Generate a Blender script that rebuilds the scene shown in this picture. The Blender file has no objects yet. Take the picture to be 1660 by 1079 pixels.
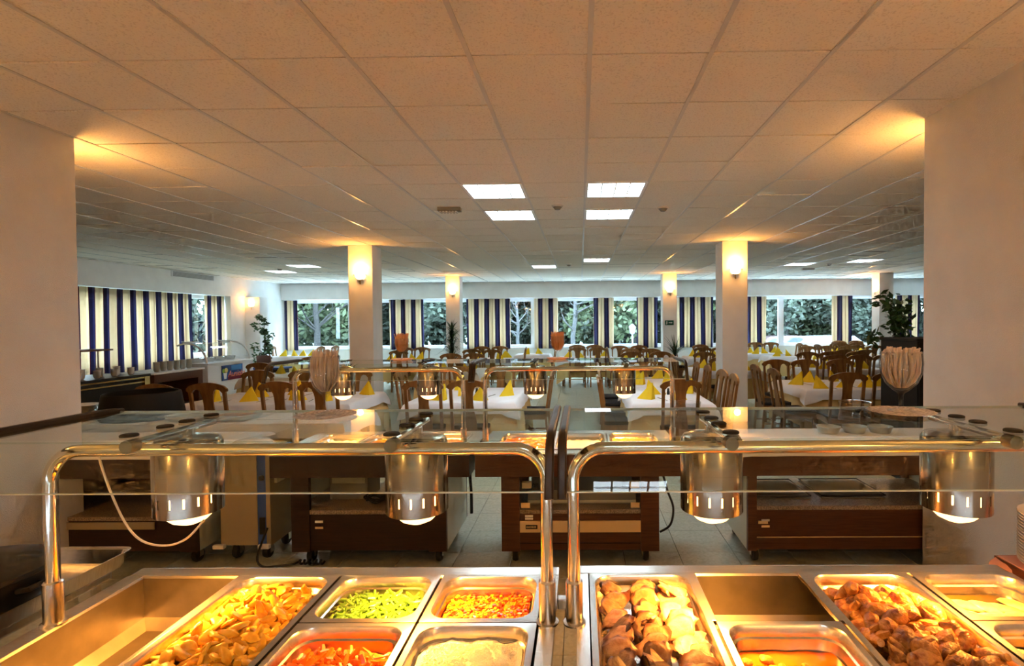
import bpy, bmesh, math, random
from mathutils import Vector, Matrix, noise as mnoise
random.seed(7)
S = bpy.context.scene
COL = S.collection
PI = math.pi
R = math.radians

# ------------------------------------------------------------------ camera
EYE = 1.68
cam_d = bpy.data.cameras.new('camera')
cam = bpy.data.objects.new('camera', cam_d); COL.objects.link(cam)
_rows = [[0.99988781, -0.00819828, 0.01253608], [0.00794655, 0.99976839, 0.02000055], [-0.01269714, -0.01989869, 0.99972137]]
_cv = lambda v: Vector((v[0], v[2], v[1]))          # (x, up, forward) -> (X, Y, Z)
_r, _u, _f = (_cv(v) for v in _rows)
cam.matrix_world = Matrix(((_r.x, _u.x, -_f.x, 0), (_r.y, _u.y, -_f.y, 0), (_r.z, _u.z, -_f.z, EYE), (0, 0, 0, 1)))
cam_d.sensor_width = 36
cam_d.lens = 36 * 860.28 / 1660
cam_d.shift_x = -(930 - 830) / 1660
cam_d.clip_start = 0.05; cam_d.clip_end = 300
S.camera = cam

# ------------------------------------------------------------------ world, exposure
S.view_settings.view_transform = 'Standard'
S.view_settings.look = 'None'
S.view_settings.gamma = 1
S.view_settings.use_curve_mapping = False
S.view_settings.exposure = 0.0
W = bpy.data.worlds.new('overcast_sky'); S.world = W; W.use_nodes = True
bg = W.node_tree.nodes['Background']
bg.inputs[0].default_value = (0.58, 0.79, 1.0, 1); bg.inputs[1].default_value = 46.0
cy = S.cycles
cy.use_denoising = True
cy.max_bounces = 6; cy.diffuse_bounces = 4; cy.glossy_bounces = 3; cy.transmission_bounces = 2
cy.transparent_max_bounces = 16
cy.sample_clamp_indirect = 24.0; cy.blur_glossy = 1.0
HEAT_W, SCONCE_W, TROFFER_E = 150.0, 20.0, 20.0
cy.use_adaptive_sampling = True; cy.adaptive_threshold = .1; cy.adaptive_min_samples = 12
WARM = (1.0, 0.35, 0.045)

# ------------------------------------------------------------------ materials
def nmat(name):
    m = bpy.data.materials.new(name); m.use_nodes = True
    return m, m.node_tree.nodes, m.node_tree.links, m.node_tree.nodes['Principled BSDF']
def mat(name, col, rough=.5, metal=0, vary=0, vscale=8, bump=0, bscale=60, spec=None, stretch=None, col2=None, orand=0, trans=0):
    m, N, L, p = nmat(name)
    p.inputs['Base Color'].default_value = (*col, 1)
    p.inputs['Roughness'].default_value = rough; p.inputs['Metallic'].default_value = metal
    if spec is not None: p.inputs['Specular IOR Level'].default_value = spec
    tc = N.new('ShaderNodeTexCoord'); src = tc.outputs['Object']
    if stretch:
        mp = N.new('ShaderNodeMapping'); mp.inputs['Scale'].default_value = stretch
        L.new(src, mp.inputs[0]); src = mp.outputs[0]
    out = None
    if vary or col2:
        nz = N.new('ShaderNodeTexNoise'); nz.inputs['Scale'].default_value = vscale; nz.inputs['Detail'].default_value = 5
        L.new(src, nz.inputs['Vector'])
        cr = N.new('ShaderNodeValToRGB')
        a = col2 if col2 else tuple(c * (1 - vary) for c in col)
        b = col if col2 else tuple(min(1, c * (1 + vary)) for c in col)
        cr.color_ramp.elements[0].position = .35; cr.color_ramp.elements[1].position = .65
        cr.color_ramp.elements[0].color = (*a, 1); cr.color_ramp.elements[1].color = (*b, 1)
        L.new(nz.outputs['Fac'], cr.inputs[0]); out = cr.outputs[0]
        if orand:
            oi = N.new('ShaderNodeObjectInfo'); hs = N.new('ShaderNodeHueSaturation')
            mr = N.new('ShaderNodeMapRange'); mr.inputs[3].default_value = 1 - orand; mr.inputs[4].default_value = 1 + orand
            L.new(oi.outputs['Random'], mr.inputs[0]); L.new(mr.outputs[0], hs.inputs['Value']); L.new(out, hs.inputs['Color']); out = hs.outputs[0]
        L.new(out, p.inputs['Base Color'])
    if bump:
        n2 = N.new('ShaderNodeTexNoise'); n2.inputs['Scale'].default_value = bscale; n2.inputs['Detail'].default_value = 4
        L.new(src, n2.inputs['Vector'])
        bp = N.new('ShaderNodeBump'); bp.inputs['Strength'].default_value = bump; bp.inputs['Distance'].default_value = .01
        L.new(n2.outputs['Fac'], bp.inputs['Height']); L.new(bp.outputs[0], p.inputs['Normal'])
    if trans:
        tr = N.new('ShaderNodeBsdfTranslucent'); mx = N.new('ShaderNodeMixShader'); mx.inputs[0].default_value = trans
        if out: L.new(out, tr.inputs[0])
        else: tr.inputs[0].default_value = (*col, 1)
        L.new(p.outputs[0], mx.inputs[1]); L.new(tr.outputs[0], mx.inputs[2])
        L.new(mx.outputs[0], N['Material Output'].inputs[0])
    return m
def glassmat(name, tint=(.93, .97, .95), ior=1.45, rough=0.0):
    m, N, L, p = nmat(name); N.remove(p)
    t = N.new('ShaderNodeBsdfTransparent'); t.inputs[0].default_value = (*tint, 1)
    g = N.new('ShaderNodeBsdfGlossy'); g.inputs['Roughness'].default_value = rough
    f = N.new('ShaderNodeFresnel'); f.inputs[0].default_value = ior
    mx = N.new('ShaderNodeMixShader')
    ge = N.new('ShaderNodeNewGeometry'); iv = N.new('ShaderNodeMath'); iv.operation = 'SUBTRACT'; iv.inputs[0].default_value = 1
    mu = N.new('ShaderNodeMath'); mu.operation = 'MULTIPLY'      # only the entering face mirrors, as in a thin sheet
    L.new(ge.outputs['Backfacing'], iv.inputs[1]); L.new(f.outputs[0], mu.inputs[0]); L.new(iv.outputs[0], mu.inputs[1])
    L.new(mu.outputs[0], mx.inputs[0]); L.new(t.outputs[0], mx.inputs[1]); L.new(g.outputs[0], mx.inputs[2])
    L.new(mx.outputs[0], N['Material Output'].inputs[0])
    return m
def emat(name, col, s):
    m, N, L, p = nmat(name)
    p.inputs['Base Color'].default_value = (.8, .8, .8, 1)
    p.inputs['Emission Color'].default_value = (*col, 1); p.inputs['Emission Strength'].default_value = s
    return m
def stripemat():
    m, N, L, p = nmat('striped_curtain')
    uv = N.new('ShaderNodeUVMap'); sx = N.new('ShaderNodeSeparateXYZ'); L.new(uv.outputs[0], sx.inputs[0])
    fr = N.new('ShaderNodeMath'); fr.operation = 'FRACT'; L.new(sx.outputs[0], fr.inputs[0])
    cr = N.new('ShaderNodeValToRGB'); cr.color_ramp.interpolation = 'CONSTANT'
    stops = [(0, (.74, .62, .45)), (.22, (.56, .44, .31)), (.30, (.76, .65, .48)), (.50, (.14, .03, .05)), (.53, (.06, .06, .13)), (.66, (.11, .11, .22)), (.80, (.055, .055, .12)), (.93, (.18, .04, .06)), (.96, (.74, .62, .45))]
    while len(cr.color_ramp.elements) < len(stops): cr.color_ramp.elements.new(.5)
    for e, (q, c) in zip(cr.color_ramp.elements, stops): e.position = q; e.color = (*c, 1)
    L.new(fr.outputs[0], cr.inputs[0])
    d = N.new('ShaderNodeBsdfDiffuse'); t = N.new('ShaderNodeBsdfTranslucent'); mx = N.new('ShaderNodeMixShader'); mx.inputs[0].default_value = .45
    L.new(cr.outputs[0], d.inputs[0]); L.new(cr.outputs[0], t.inputs[0])
    L.new(d.outputs[0], mx.inputs[1]); L.new(t.outputs[0], mx.inputs[2]); L.new(mx.outputs[0], N['Material Output'].inputs[0])
    return m
def tilemat():
    m, N, L, p = nmat('mineral_fibre_tile')
    tc = N.new('ShaderNodeTexCoord'); geo = N.new('ShaderNodeNewGeometry')
    v = N.new('ShaderNodeTexNoise'); v.inputs['Scale'].default_value = 90; v.inputs['Detail'].default_value = 2
    L.new(geo.outputs['Position'], v.inputs['Vector'])
    cr = N.new('ShaderNodeValToRGB'); cr.color_ramp.elements[0].position = .36; cr.color_ramp.elements[1].position = .44
    cr.color_ramp.elements[0].color = (.69, .63, .54, 1); cr.color_ramp.elements[1].color = (.82, .765, .67, 1)
    L.new(v.outputs['Fac'], cr.inputs[0]); L.new(cr.outputs[0], p.inputs['Base Color'])
    bp = N.new('ShaderNodeBump'); bp.inputs['Strength'].default_value = .25; bp.inputs['Distance'].default_value = .004
    L.new(v.outputs['Fac'], bp.inputs['Height']); L.new(bp.outputs[0], p.inputs['Normal'])
    p.inputs['Roughness'].default_value = .9
    return m
def terrazzo():
    m, N, L, p = nmat('terrazzo_tile')
    geo = N.new('ShaderNodeNewGeometry')
    v = N.new('ShaderNodeTexVoronoi'); v.inputs['Scale'].default_value = 55; L.new(geo.outputs['Position'], v.inputs['Vector'])
    cr = N.new('ShaderNodeValToRGB'); e = cr.color_ramp.elements
    e[0].position = 0; e[0].color = (.40, .425, .34, 1); e[1].position = 1; e[1].color = (.50, .52, .43, 1)
    L.new(v.outputs['Color'], cr.inputs[0]); L.new(cr.outputs[0], p.inputs['Base Color'])
    p.inputs['Roughness'].default_value = .17
    return m
M = {}
M['wall'] = mat('white_paint', (.86, .86, .85), .7, vary=.04, vscale=3, bump=.15, bscale=150)
M['pier'] = mat('textured_cream_paint', (.66, .64, .60), .75, vary=.04, vscale=4, bump=.35, bscale=220)
M['tile'] = tilemat()
M['runner'] = mat('enamel_runner', (.60, .58, .54), .28)
M['void'] = mat('dark_ceiling_void', (.10, .09, .08), .9)
M['floor'] = terrazzo()
M['joint'] = mat('grey_joint', (.22, .22, .20), .8)
M['whiteframe'] = mat('white_window_frame', (.82, .84, .86), .35)
M['pane'] = glassmat('window_glass', (.93, .97, .98))
M['glass'] = glassmat('guard_glass', (.92, .96, .93), 1.48)
M['glassedge'] = mat('glass_edge', (.62, .68, .60), .15, spec=.8)
M['clear'] = glassmat('clear_glass', (.93, .94, .95), 1.75)
M['curtain'] = stripemat()
M['steel'] = mat('brushed_steel', (.66, .64, .60), .27, 1, vary=.08, vscale=20, stretch=(1, 12, 1), bump=.02, bscale=40)
M['wellsteel'] = mat('worn_well_steel', (.24, .225, .20), .42, 1, vary=.1, vscale=14)
M['chrome'] = mat('polished_steel', (.78, .75, .70), .11, 1)
M['lamp'] = mat('polished_lamp_shade', (.44, .39, .33), .17, 1, vary=.05, vscale=6, stretch=(1, 1, .1))
M['black'] = mat('black_plastic', (.012, .011, .010), .35)
M['cabinet'] = mat('matt_black_lacquer', (.010, .010, .011), .55, spec=.25)
M['bracket'] = mat('dark_brown_plastic', (.035, .022, .015), .35)
M['rubber'] = mat('black_rubber', (.02, .02, .02), .7)
M['mahog'] = mat('mahogany_veneer', (.13, .045, .020), .35, col2=(.08, .026, .012), vscale=6, stretch=(1, 6, 14))
M['mahogd'] = mat('dark_mahogany_veneer', (.040, .014, .010), .4, col2=(.022, .009, .007), vscale=6, stretch=(1, 6, 14))
M['laminate'] = mat('pale_green_laminate', (.52, .55, .45), .4)
M['granite'] = mat('speckled_shelf', (.42, .33, .24), .35, col2=(.16, .12, .09), vscale=120)
M['cream'] = mat('cream_strip', (.82, .60, .30), .5)
M['plate_l'] = mat('white_plastic', (.80, .80, .76), .4)
M['brass'] = mat('brass', (.80, .60, .25), .25, 1)
M['oak'] = mat('honey_oak', (.30, .145, .042), .38, col2=(.20, .088, .024), vscale=5, stretch=(6, 6, .7))
M['seat'] = mat('black_seat_fabric', (.018, .016, .018), .85, bump=.2, bscale=300)
M['whitecloth'] = mat('white_tablecloth', (.80, .80, .82), .85, bump=.12, bscale=25)
M['yellowcloth'] = mat('pale_yellow_undercloth', (.80, .60, .26), .85, bump=.12, bscale=25)
M['pinkcloth'] = mat('pink_cloth', (.52, .26, .21), .85, bump=.1, bscale=40)
M['napkin'] = mat('yellow_napkin', (.92, .66, .02), .8, trans=.2)
M['cutlery'] = mat('cutlery_steel', (.35, .34, .34), .2, 1)
M['leaf'] = mat('dark_green_leaf', (.03, .085, .025), .4, col2=(.015, .04, .015), vscale=9)
M['leaf2'] = mat('ficus_leaf', (.05, .13, .04), .4, col2=(.02, .06, .02), vscale=9)
M['terracotta'] = mat('terracotta', (.32, .13, .07), .8)
M['soil'] = mat('soil', (.04, .03, .02), .95)
M['porcelain'] = mat('porcelain', (.72, .71, .68), .2)
M['cup'] = mat('grey_glazed_cup', (.46, .47, .42), .3)
M['paint_w'] = mat('white_appliance', (.80, .82, .84), .35)
M['blue'] = mat('blue_panel', (.03, .09, .35), .4)
M['beige'] = mat('beige_steel_panel', (.36, .29, .17), .5)
M['brownpanel'] = mat('brown_board', (.16, .07, .04), .6)
M['green'] = mat('exit_green', (.0, .10, .06), .4)
M['white'] = mat('white_print', (.85, .85, .85), .6)
M['paper'] = mat('wrapped_paper', (.78, .68, .58), .8, trans=.3)
M['straw'] = mat('orange_straw', (.75, .38, .17), .7)
M['doily'] = mat('lace_doily', (.66, .62, .60), .9, col2=(.30, .28, .28), vscale=130)
M['cable'] = mat('black_cable', (.012, .012, .012), .5)
M['wcable'] = mat('white_cable', (.72, .68, .58), .5)
M['trunk'] = mat('grey_bark', (.018, .016, .014), .9, vary=.3, vscale=10)
M['palebark'] = mat('pale_birch_bark', (.030, .030, .029), .85, vary=.15, vscale=10)
M['foliage'] = mat('tree_foliage', (.055, .072, .046), .7, col2=(.020, .028, .019), vscale=1.2, trans=.3)
M['foliage2'] = mat('light_tree_foliage', (.080, .105, .045), .7, col2=(.036, .050, .024), vscale=1.2, trans=.3)
M['grass'] = mat('lawn', (.025, .04, .009), .9, col2=(.014, .027, .006), vscale=2)
M['asphalt'] = mat('pale_paving', (.09, .09, .09), .9, vary=.1, vscale=1)
M['terrace'] = mat('white_terrace_slabs', (.62, .62, .60), .8, vary=.06, vscale=3)
M['carw'] = mat('white_car_paint', (.15, .15, .155), .2)
M['carp'] = mat('pink_grey_car_paint', (.11, .07, .07), .2)
M['carglass'] = mat('dark_car_glass', (.04, .05, .06), .1)
# food
M['potato'] = mat('fried_potato', (.82, .52, .05), .35, col2=(.66, .32, .02), vscale=40, orand=.2)
M['bean'] = mat('green_bean', (.075, .20, .015), .35, col2=(.040, .125, .009), vscale=40, orand=.18)
M['carrot'] = mat('carrot', (.72, .17, .008), .3, col2=(.60, .11, .004), vscale=30, orand=.15)
M['rice'] = mat('rice', (.93, .90, .74), .5, bump=.3, bscale=200)
M['sauce'] = mat('tomato_sauce', (.55, .09, .004), .15, col2=(.42, .05, .004), vscale=25)
M['dice1'] = mat('diced_vegetable_red', (.50, .04, .005), .25)
M['dice2'] = mat('diced_vegetable_yellow', (.66, .22, .008), .25)
M['stew'] = mat('orange_stew', (.62, .14, .003), .08, col2=(.52, .09, .003), vscale=14)
M['pork'] = mat('roast_pork', (.42, .23, .10), .35, col2=(.13, .045, .018), vscale=45, orand=.2, bump=.6, bscale=110)
M['porkp'] = mat('pale_roast_pork', (.56, .40, .24), .35, col2=(.28, .13, .06), vscale=40, orand=.12, bump=.6, bscale=110)
M['chick'] = mat('roast_chicken', (.68, .32, .065), .25, col2=(.24, .065, .014), vscale=26, orand=.3, bump=.6, bscale=90)
def sliced(name, face, crust, face2):
    m, N, L, p = nmat(name); tc = N.new('ShaderNodeTexCoord')
    sp = N.new('ShaderNodeSeparateXYZ'); L.new(tc.outputs['Object'], sp.inputs[0]); cb = N.new('ShaderNodeCombineXYZ'); L.new(sp.outputs[0], cb.inputs[0]); L.new(sp.outputs[1], cb.inputs[1])
    ln = N.new('ShaderNodeVectorMath'); ln.operation = 'LENGTH'; L.new(cb.outputs[0], ln.inputs[0])
    nz = N.new('ShaderNodeTexNoise'); nz.inputs['Scale'].default_value = 55; nz.inputs['Detail'].default_value = 4; L.new(tc.outputs['Object'], nz.inputs['Vector'])
    fa = N.new('ShaderNodeMix'); fa.data_type = 'RGBA'; fa.inputs[6].default_value = (*face, 1); fa.inputs[7].default_value = (*face2, 1)
    mr = N.new('ShaderNodeMapRange'); mr.inputs[1].default_value = .40; mr.inputs[2].default_value = .62; L.new(nz.outputs['Fac'], mr.inputs[0]); L.new(mr.outputs[0], fa.inputs[0])
    rm_ = N.new('ShaderNodeMapRange'); rm_.inputs[1].default_value = .031; rm_.inputs[2].default_value = .041; L.new(ln.outputs['Value'], rm_.inputs[0])
    mx = N.new('ShaderNodeMix'); mx.data_type = 'RGBA'; mx.inputs[7].default_value = (*crust, 1); L.new(fa.outputs[2], mx.inputs[6]); L.new(rm_.outputs[0], mx.inputs[0])
    oi = N.new('ShaderNodeObjectInfo'); hs = N.new('ShaderNodeHueSaturation'); m2 = N.new('ShaderNodeMapRange'); m2.inputs[3].default_value = .65; m2.inputs[4].default_value = 1.3
    L.new(oi.outputs['Random'], m2.inputs[0]); L.new(m2.outputs[0], hs.inputs['Value']); L.new(mx.outputs[2], hs.inputs['Color']); L.new(hs.outputs[0], p.inputs['Base Color']); p.inputs['Roughness'].default_value = .38
    bp = N.new('ShaderNodeBump'); bp.inputs['Strength'].default_value = .5; bp.inputs['Distance'].default_value = .006; L.new(nz.outputs['Fac'], bp.inputs['Height']); L.new(bp.outputs[0], p.inputs['Normal'])
    return m
M['pork'] = sliced('roast_pork_slice', (.44, .27, .14), (.10, .03, .012), (.30, .15, .07))
M['porkp'] = sliced('pale_roast_pork_slice', (.58, .44, .28), (.24, .09, .035), (.46, .30, .17))
M['fish'] = mat('poached_fish', (.60, .44, .20), .4, col2=(.40, .25, .08), vscale=40, orand=.1)
M['oil'] = mat('cooking_oil', (.060, .040, .003), .05)
M['gratin'] = mat('browned_gratin', (.62, .26, .05), .5, col2=(.20, .06, .02), vscale=25)
M['yellowfood'] = mat('yellow_rice_dish', (.78, .36, .03), .5, col2=(.66, .22, .015), vscale=40, bump=.5, bscale=80)
M['bulb'] = emat('heat_bulb_glow', (1.0, .62, .27), 3.2)
M['sconceglass'] = emat('sconce_glow', (1.0, .78, .42), 5.0)
M['diffuser'] = emat('fluorescent_diffuser', (.78, .93, 1.0), TROFFER_E)

# ------------------------------------------------------------------ mesh helpers
class MB:
    def __init__(s): s.v = []; s.f = []
    def add(s, v, f):
        o = len(s.v); s.v += [tuple(q) for q in v]; s.f += [tuple(i + o for i in q) for q in f]; return s
    def box(s, x0, x1, y0, y1, z0, z1, b=0):
        if not b:
            v = [(x, y, z) for z in (z0, z1) for y in (y0, y1) for x in (x0, x1)]
            return s.add(v, [(0, 2, 3, 1), (4, 5, 7, 6), (0, 1, 5, 4), (2, 6, 7, 3), (0, 4, 6, 2), (1, 3, 7, 5)])
        b = min(b, (x1 - x0) * .49, (y1 - y0) * .49, (z1 - z0) * .49)
        bm = bmesh.new(); bmesh.ops.create_cube(bm, size=1)
        for q in bm.verts: q.co = Vector((x0 + (q.co.x + .5) * (x1 - x0), y0 + (q.co.y + .5) * (y1 - y0), z0 + (q.co.z + .5) * (z1 - z0)))
        bmesh.ops.bevel(bm, geom=bm.edges[:], offset=b, segments=2, affect='EDGES', profile=.7)
        bm.verts.ensure_lookup_table(); bm.verts.index_update()
        s.add([q.co for q in bm.verts], [[q.index for q in f.verts] for f in bm.faces]); bm.free(); return s
    def tube(s, pts, r, seg=10, closed=False, cap=True):
        pts = [Vector(p) for p in pts]; n = len(pts); rad = r if isinstance(r, (list, tuple)) else [r] * n
        v = []; prev = None
        for i, p in enumerate(pts):
            if closed: t = pts[(i + 1) % n] - pts[i - 1]
            else: t = pts[min(i + 1, n - 1)] - pts[max(i - 1, 0)]
            t.normalize()
            if prev is None:
                a = Vector((0, 0, 1)) if abs(t.z) < .9 else Vector((1, 0, 0)); u = t.cross(a).normalized()
            else: u = (prev - t * prev.dot(t)).normalized()
            prev = u; w = t.cross(u)
            for k in range(seg):
                a = 2 * PI * k / seg; v.append(p + (u * math.cos(a) + w * math.sin(a)) * rad[i])
        f = []
        for i in range(n if closed else n - 1):
            for k in range(seg):
                a = i * seg + k; b = i * seg + (k + 1) % seg; j = (i + 1) % n
                f.append((a, b, j * seg + (k + 1) % seg, j * seg + k))
        if cap and not closed: f += [tuple(range(seg))[::-1], tuple((n - 1) * seg + k for k in range(seg))]
        return s.add(v, f)
    def lathe(s, prof, seg=24, c=(0, 0, 0), skip=None):
        v = []; f = []; n = len(prof)
        for r, z in prof:
            for k in range(seg):
                a = 2 * PI * k / seg; v.append((c[0] + r * math.cos(a), c[1] + r * math.sin(a), c[2] + z))
        for i in range(n - 1):
            for k in range(seg):
                if skip and skip(i, k): continue
                f.append((i * seg + k, i * seg + (k + 1) % seg, (i + 1) * seg + (k + 1) % seg, (i + 1) * seg + k))
        return s.add(v, f)
    def prism(s, poly, d0, d1, fn):
        n = len(poly); v = [fn(a, b, d0) for a, b in poly] + [fn(a, b, d1) for a, b in poly]
        f = [tuple(range(n))[::-1], tuple(range(n, 2 * n))] + [(i, (i + 1) % n, n + (i + 1) % n, n + i) for i in range(n)]
        return s.add(v, f)
    def xf(s, mtx):
        s.v = [tuple(mtx @ Vector(q)) for q in s.v]; return s
    def mesh(s, name, m, smooth=False):
        me = bpy.data.meshes.new(name); me.from_pydata(s.v, [], s.f); me.update()
        bm = bmesh.new(); bm.from_mesh(me); bmesh.ops.recalc_face_normals(bm, faces=bm.faces[:]); bm.to_mesh(me); bm.free()
        if smooth:
            me.polygons.foreach_set('use_smooth', [True] * len(me.polygons)); me.set_sharp_from_angle(angle=R(40))
        me.materials.append(M[m] if isinstance(m, str) else m); return me
    def build(s, name, m, parent=None, smooth=False, loc=None):
        return link(name, s.mesh(name, m, smooth), parent, loc)
def link(name, data, parent=None, loc=None, rot=None, scale=None):
    o = bpy.data.objects.new(name, data); COL.objects.link(o)
    if parent: o.parent = parent
    if loc: o.location = loc
    if rot: o.rotation_euler = rot
    if scale: o.scale = scale
    return o
def B(*a, **k): return MB().box(*a, **k)
def tag(o, label, cat, group=None, kind=None):
    o['label'] = label
    if cat: o['category'] = cat
    if group: o['group'] = group
    if kind: o['kind'] = kind
    return o
def thing(name, label, cat, loc=(0, 0, 0), rz=0, group=None):
    o = link(name, None, None, loc, (0, 0, rz)); o.empty_display_size = .1
    return tag(o, label, cat, group)
def struct(o, label=None):
    o['kind'] = 'structure'
    if label: o['label'] = label
    return o
def copy_tree(o, parent=None):
    c = o.copy(); COL.objects.link(c)
    if parent: c.parent = parent
    for ch in list(o.children): copy_tree(ch, c)
    return c
def light(name, kind, parent, loc, col, watts, size=.03, rot=None, spot=None, blend=.6):
    d = bpy.data.lights.new(name, kind); d.color = col; d.energy = watts; d.shadow_soft_size = size
    if kind == 'SPOT': d.spot_size = spot; d.spot_blend = blend
    return link(name, d, parent, loc, rot)
def lettering(name, fc, parent, loc, rot):
    o = bpy.data.objects.new(name, fc); COL.objects.link(o); bpy.context.view_layer.update()
    me = bpy.data.meshes.new_from_object(o.evaluated_get(bpy.context.evaluated_depsgraph_get()))
    bpy.data.objects.remove(o); return link(name, me, parent, loc, rot)
def arc(c, r, a0, a1, n, fn): return [fn(c[0] + r * math.cos(a0 + (a1 - a0) * i / n), c[1] + r * math.sin(a0 + (a1 - a0) * i / n)) for i in range(n + 1)]
def smooth(p, n=6):
    p = [Vector(q) for q in p]; out = []
    for i in range(len(p) - 1):
        a, b, c, d = p[max(0, i - 1)], p[i], p[i + 1], p[min(len(p) - 1, i + 2)]
        for k in range(n):
            t = k / n; out.append(.5 * ((2 * b) + (c - a) * t + (2 * a - 5 * b + 4 * c - d) * t * t + (3 * b - a - 3 * c + d) * t ** 3))
    return out + [p[-1]]
def blob(rx, ry, rz, amp=.25, seed=0, sub=2, f=1.6, flat=1.0):
    bm = bmesh.new(); bmesh.ops.create_icosphere(bm, subdivisions=sub, radius=1)
    m = MB()
    for q in bm.verts:
        d = 1 + amp * mnoise.noise(q.co * f + Vector((seed * 7.3, seed * 1.7, seed * 3.1)))
        zz = math.copysign(abs(q.co.z) ** flat, q.co.z)
        q.co = Vector((q.co.x * rx * d, q.co.y * ry * d, zz * rz * (1 + .4 * (d - 1))))
    bm.verts.index_update(); m.add([q.co for q in bm.verts], [[q.index for q in f_.verts] for f_ in bm.faces]); bm.free(); return m

# ------------------------------------------------------------------ room shell
CZ = 3.011; XL, XR, YB, YF = -9.75, 11.6, -2.6, 17.2
WZ0, WZ1 = .87, 2.49
fl = struct(B(-10.4, 12.2, YB, 17.9, -.15, -.012).build('floor', 'joint'), 'grey terrazzo tiled restaurant floor')
T = .4
def floor_tile_mesh():
    return B(-T / 2 + .002, T / 2 - .002, -T / 2 + .002, T / 2 - .002, -.011, 0, b=.0015).mesh('floor_tile', 'floor')
ftm = floor_tile_mesh(); rest = MB(); nft = 0
for i in range(-26, 31):
    for j in range(-7, 45):
        x, y = i * T + .1, j * T + .05
        if not (-10.4 < x < 12.2 and YB < y < 17.9): continue
        near = (3.5 < y < 6.1 and -3.7 < x < 2.5) or (6.1 <= y < 14.5 and -1.0 < x < .75)
        if near and nft < 295: link('floor_tile', ftm, fl, (x, y, 0)); nft += 1
        else: rest.box(x - T / 2 + .002, x + T / 2 - .002, y - T / 2 + .002, y + T / 2 - .002, -.011, 0)
o = rest.build('floor_tiles_beyond', 'floor', fl); o['kind'] = 'stuff'

ce = struct(B(-10.4, 12.2, YB, 17.9, CZ + .05, CZ + .2).build('ceiling', 'void'), 'suspended ceiling of speckled mineral fibre tiles')
GX, GY, G = .0574, 2.658, .6
TROF = [(-2, 4), (-2, 6), (0, 4), (0, 6), (-2, 16), (0, 14), (-13, 17), (-11, 15), (8, 16), (10, 15), (0, -7)]
tm = [B(-.297, .297, -.2945, .2945, -.004, .012, b=.003).mesh('ceiling_tile', 'tile')]
cells = []
for i in range(-18, 21):
    for j in range(-9, 26):
        x, y = GX + (i + .5) * G, GY + (j + .5) * G
        if -10.2 < x < 12 and YB + .1 < y < 17.3 and (i, j) not in TROF: cells.append((x, y))
def incam(x, y): return y > 1.9 and abs((x + .1) / y) < 1.15 and not (x < -3.6 and y < 3.6) and not (x > 2.3 and y < 3.5)
cells.sort(key=lambda c: (not incam(*c), c[0] ** 2 + c[1] ** 2))
rest = MB()
for k, (x, y) in enumerate(cells):
    if k < 298: link('ceiling_tile', tm[0], ce, (x, y, CZ + random.uniform(-.001, .002)), (random.gauss(0, .004), random.gauss(0, .003), 0))
    else:
        t = random.gauss(0, .003); z = CZ
        rest.add([(x - .296, y - .297, z - t), (x + .296, y - .297, z - t), (x + .296, y + .297, z + t), (x - .296, y + .297, z + t)], [(0, 1, 2, 3)])
o = rest.build('ceiling_tiles_beyond', 'tile', ce); o['kind'] = 'stuff'
rm = B(-.012, .012, YB, 17.3, -.008, .02).mesh('ceiling_runner', 'runner')
for i in range(-18, 22):
    x = GX + i * G
    if -10.2 < x < 12: link('ceiling_runner', rm, ce, (x, 0, CZ))

# walls and beams
wl = MB(); wl.box(-10.35, XL, 2.0, 17.2, WZ1, CZ); wl.box(-10.35, -10.1, 2.0, 17.9, 0, WZ0)
wl.box(-10.35, -10.1, 2.0, 9.8, WZ0, WZ1); wl.box(-10.35, XL - .02, 14.72, 17.6, 0, WZ1)
struct(wl.build('wall_left', 'wall'), 'white left wall with window band under a beam')
wr = B(XR, XR + .3, 3.3, 17.9, 0, CZ).build('wall_right', 'wall'); struct(wr, 'white right side wall')
wb = MB(); wb.box(-10.35, 8.75, YF, 17.95, WZ1, CZ); wb.box(8.75, XR, 17.42, 17.95, WZ1, CZ); wb.box(-10.35, XR, 17.55, 17.95, 0, WZ0)
struct(wb.build('wall_back', 'wall'), 'far wall with beam above the window band')
struct(B(-10.4, 12, YB - .25, YB, 0, CZ).build('wall_front', 'wall'), 'wall behind the serving area')
struct(B(-10.35, -4.2, 1.7, 2.0, 0, CZ).build('wall_left_return', 'wall'))
struct(B(2.9, XR + .3, 3.0, 3.3, 0, CZ).build('wall_right_return', 'wall'))
struct(B(-4.2, -3.564, YB, 3.73, 0, CZ, b=.006).build('wall_pier_left', 'pier'), 'broad cream pier on the left of the serving opening')
struct(B(2.288, 2.9, YB, 3.57, 0, CZ, b=.006).build('wall_pier_right', 'pier'), 'broad cream pier on the right of the serving opening')
# columns
for nm, x, y, w, d in (('a', -3.90, 8.9, .41, .42), ('b', 2.36, 8.85, .42, .44), ('c', -3.77, 14.85, .39, .4), ('d', 2.29, 14.75, .39, .4), ('e', 8.5, 15.2, .4, .4)):
    struct(B(x, x + w, y, y + d, 0, CZ - .003, b=.012).build('column', 'wall'), 'square white column in the dining room')
struct(B(XL - .05, XL + .42, 15.35, 15.75, 0, WZ1, b=.012).build('column', 'wall'), 'white pier at the left window wall')

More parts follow.
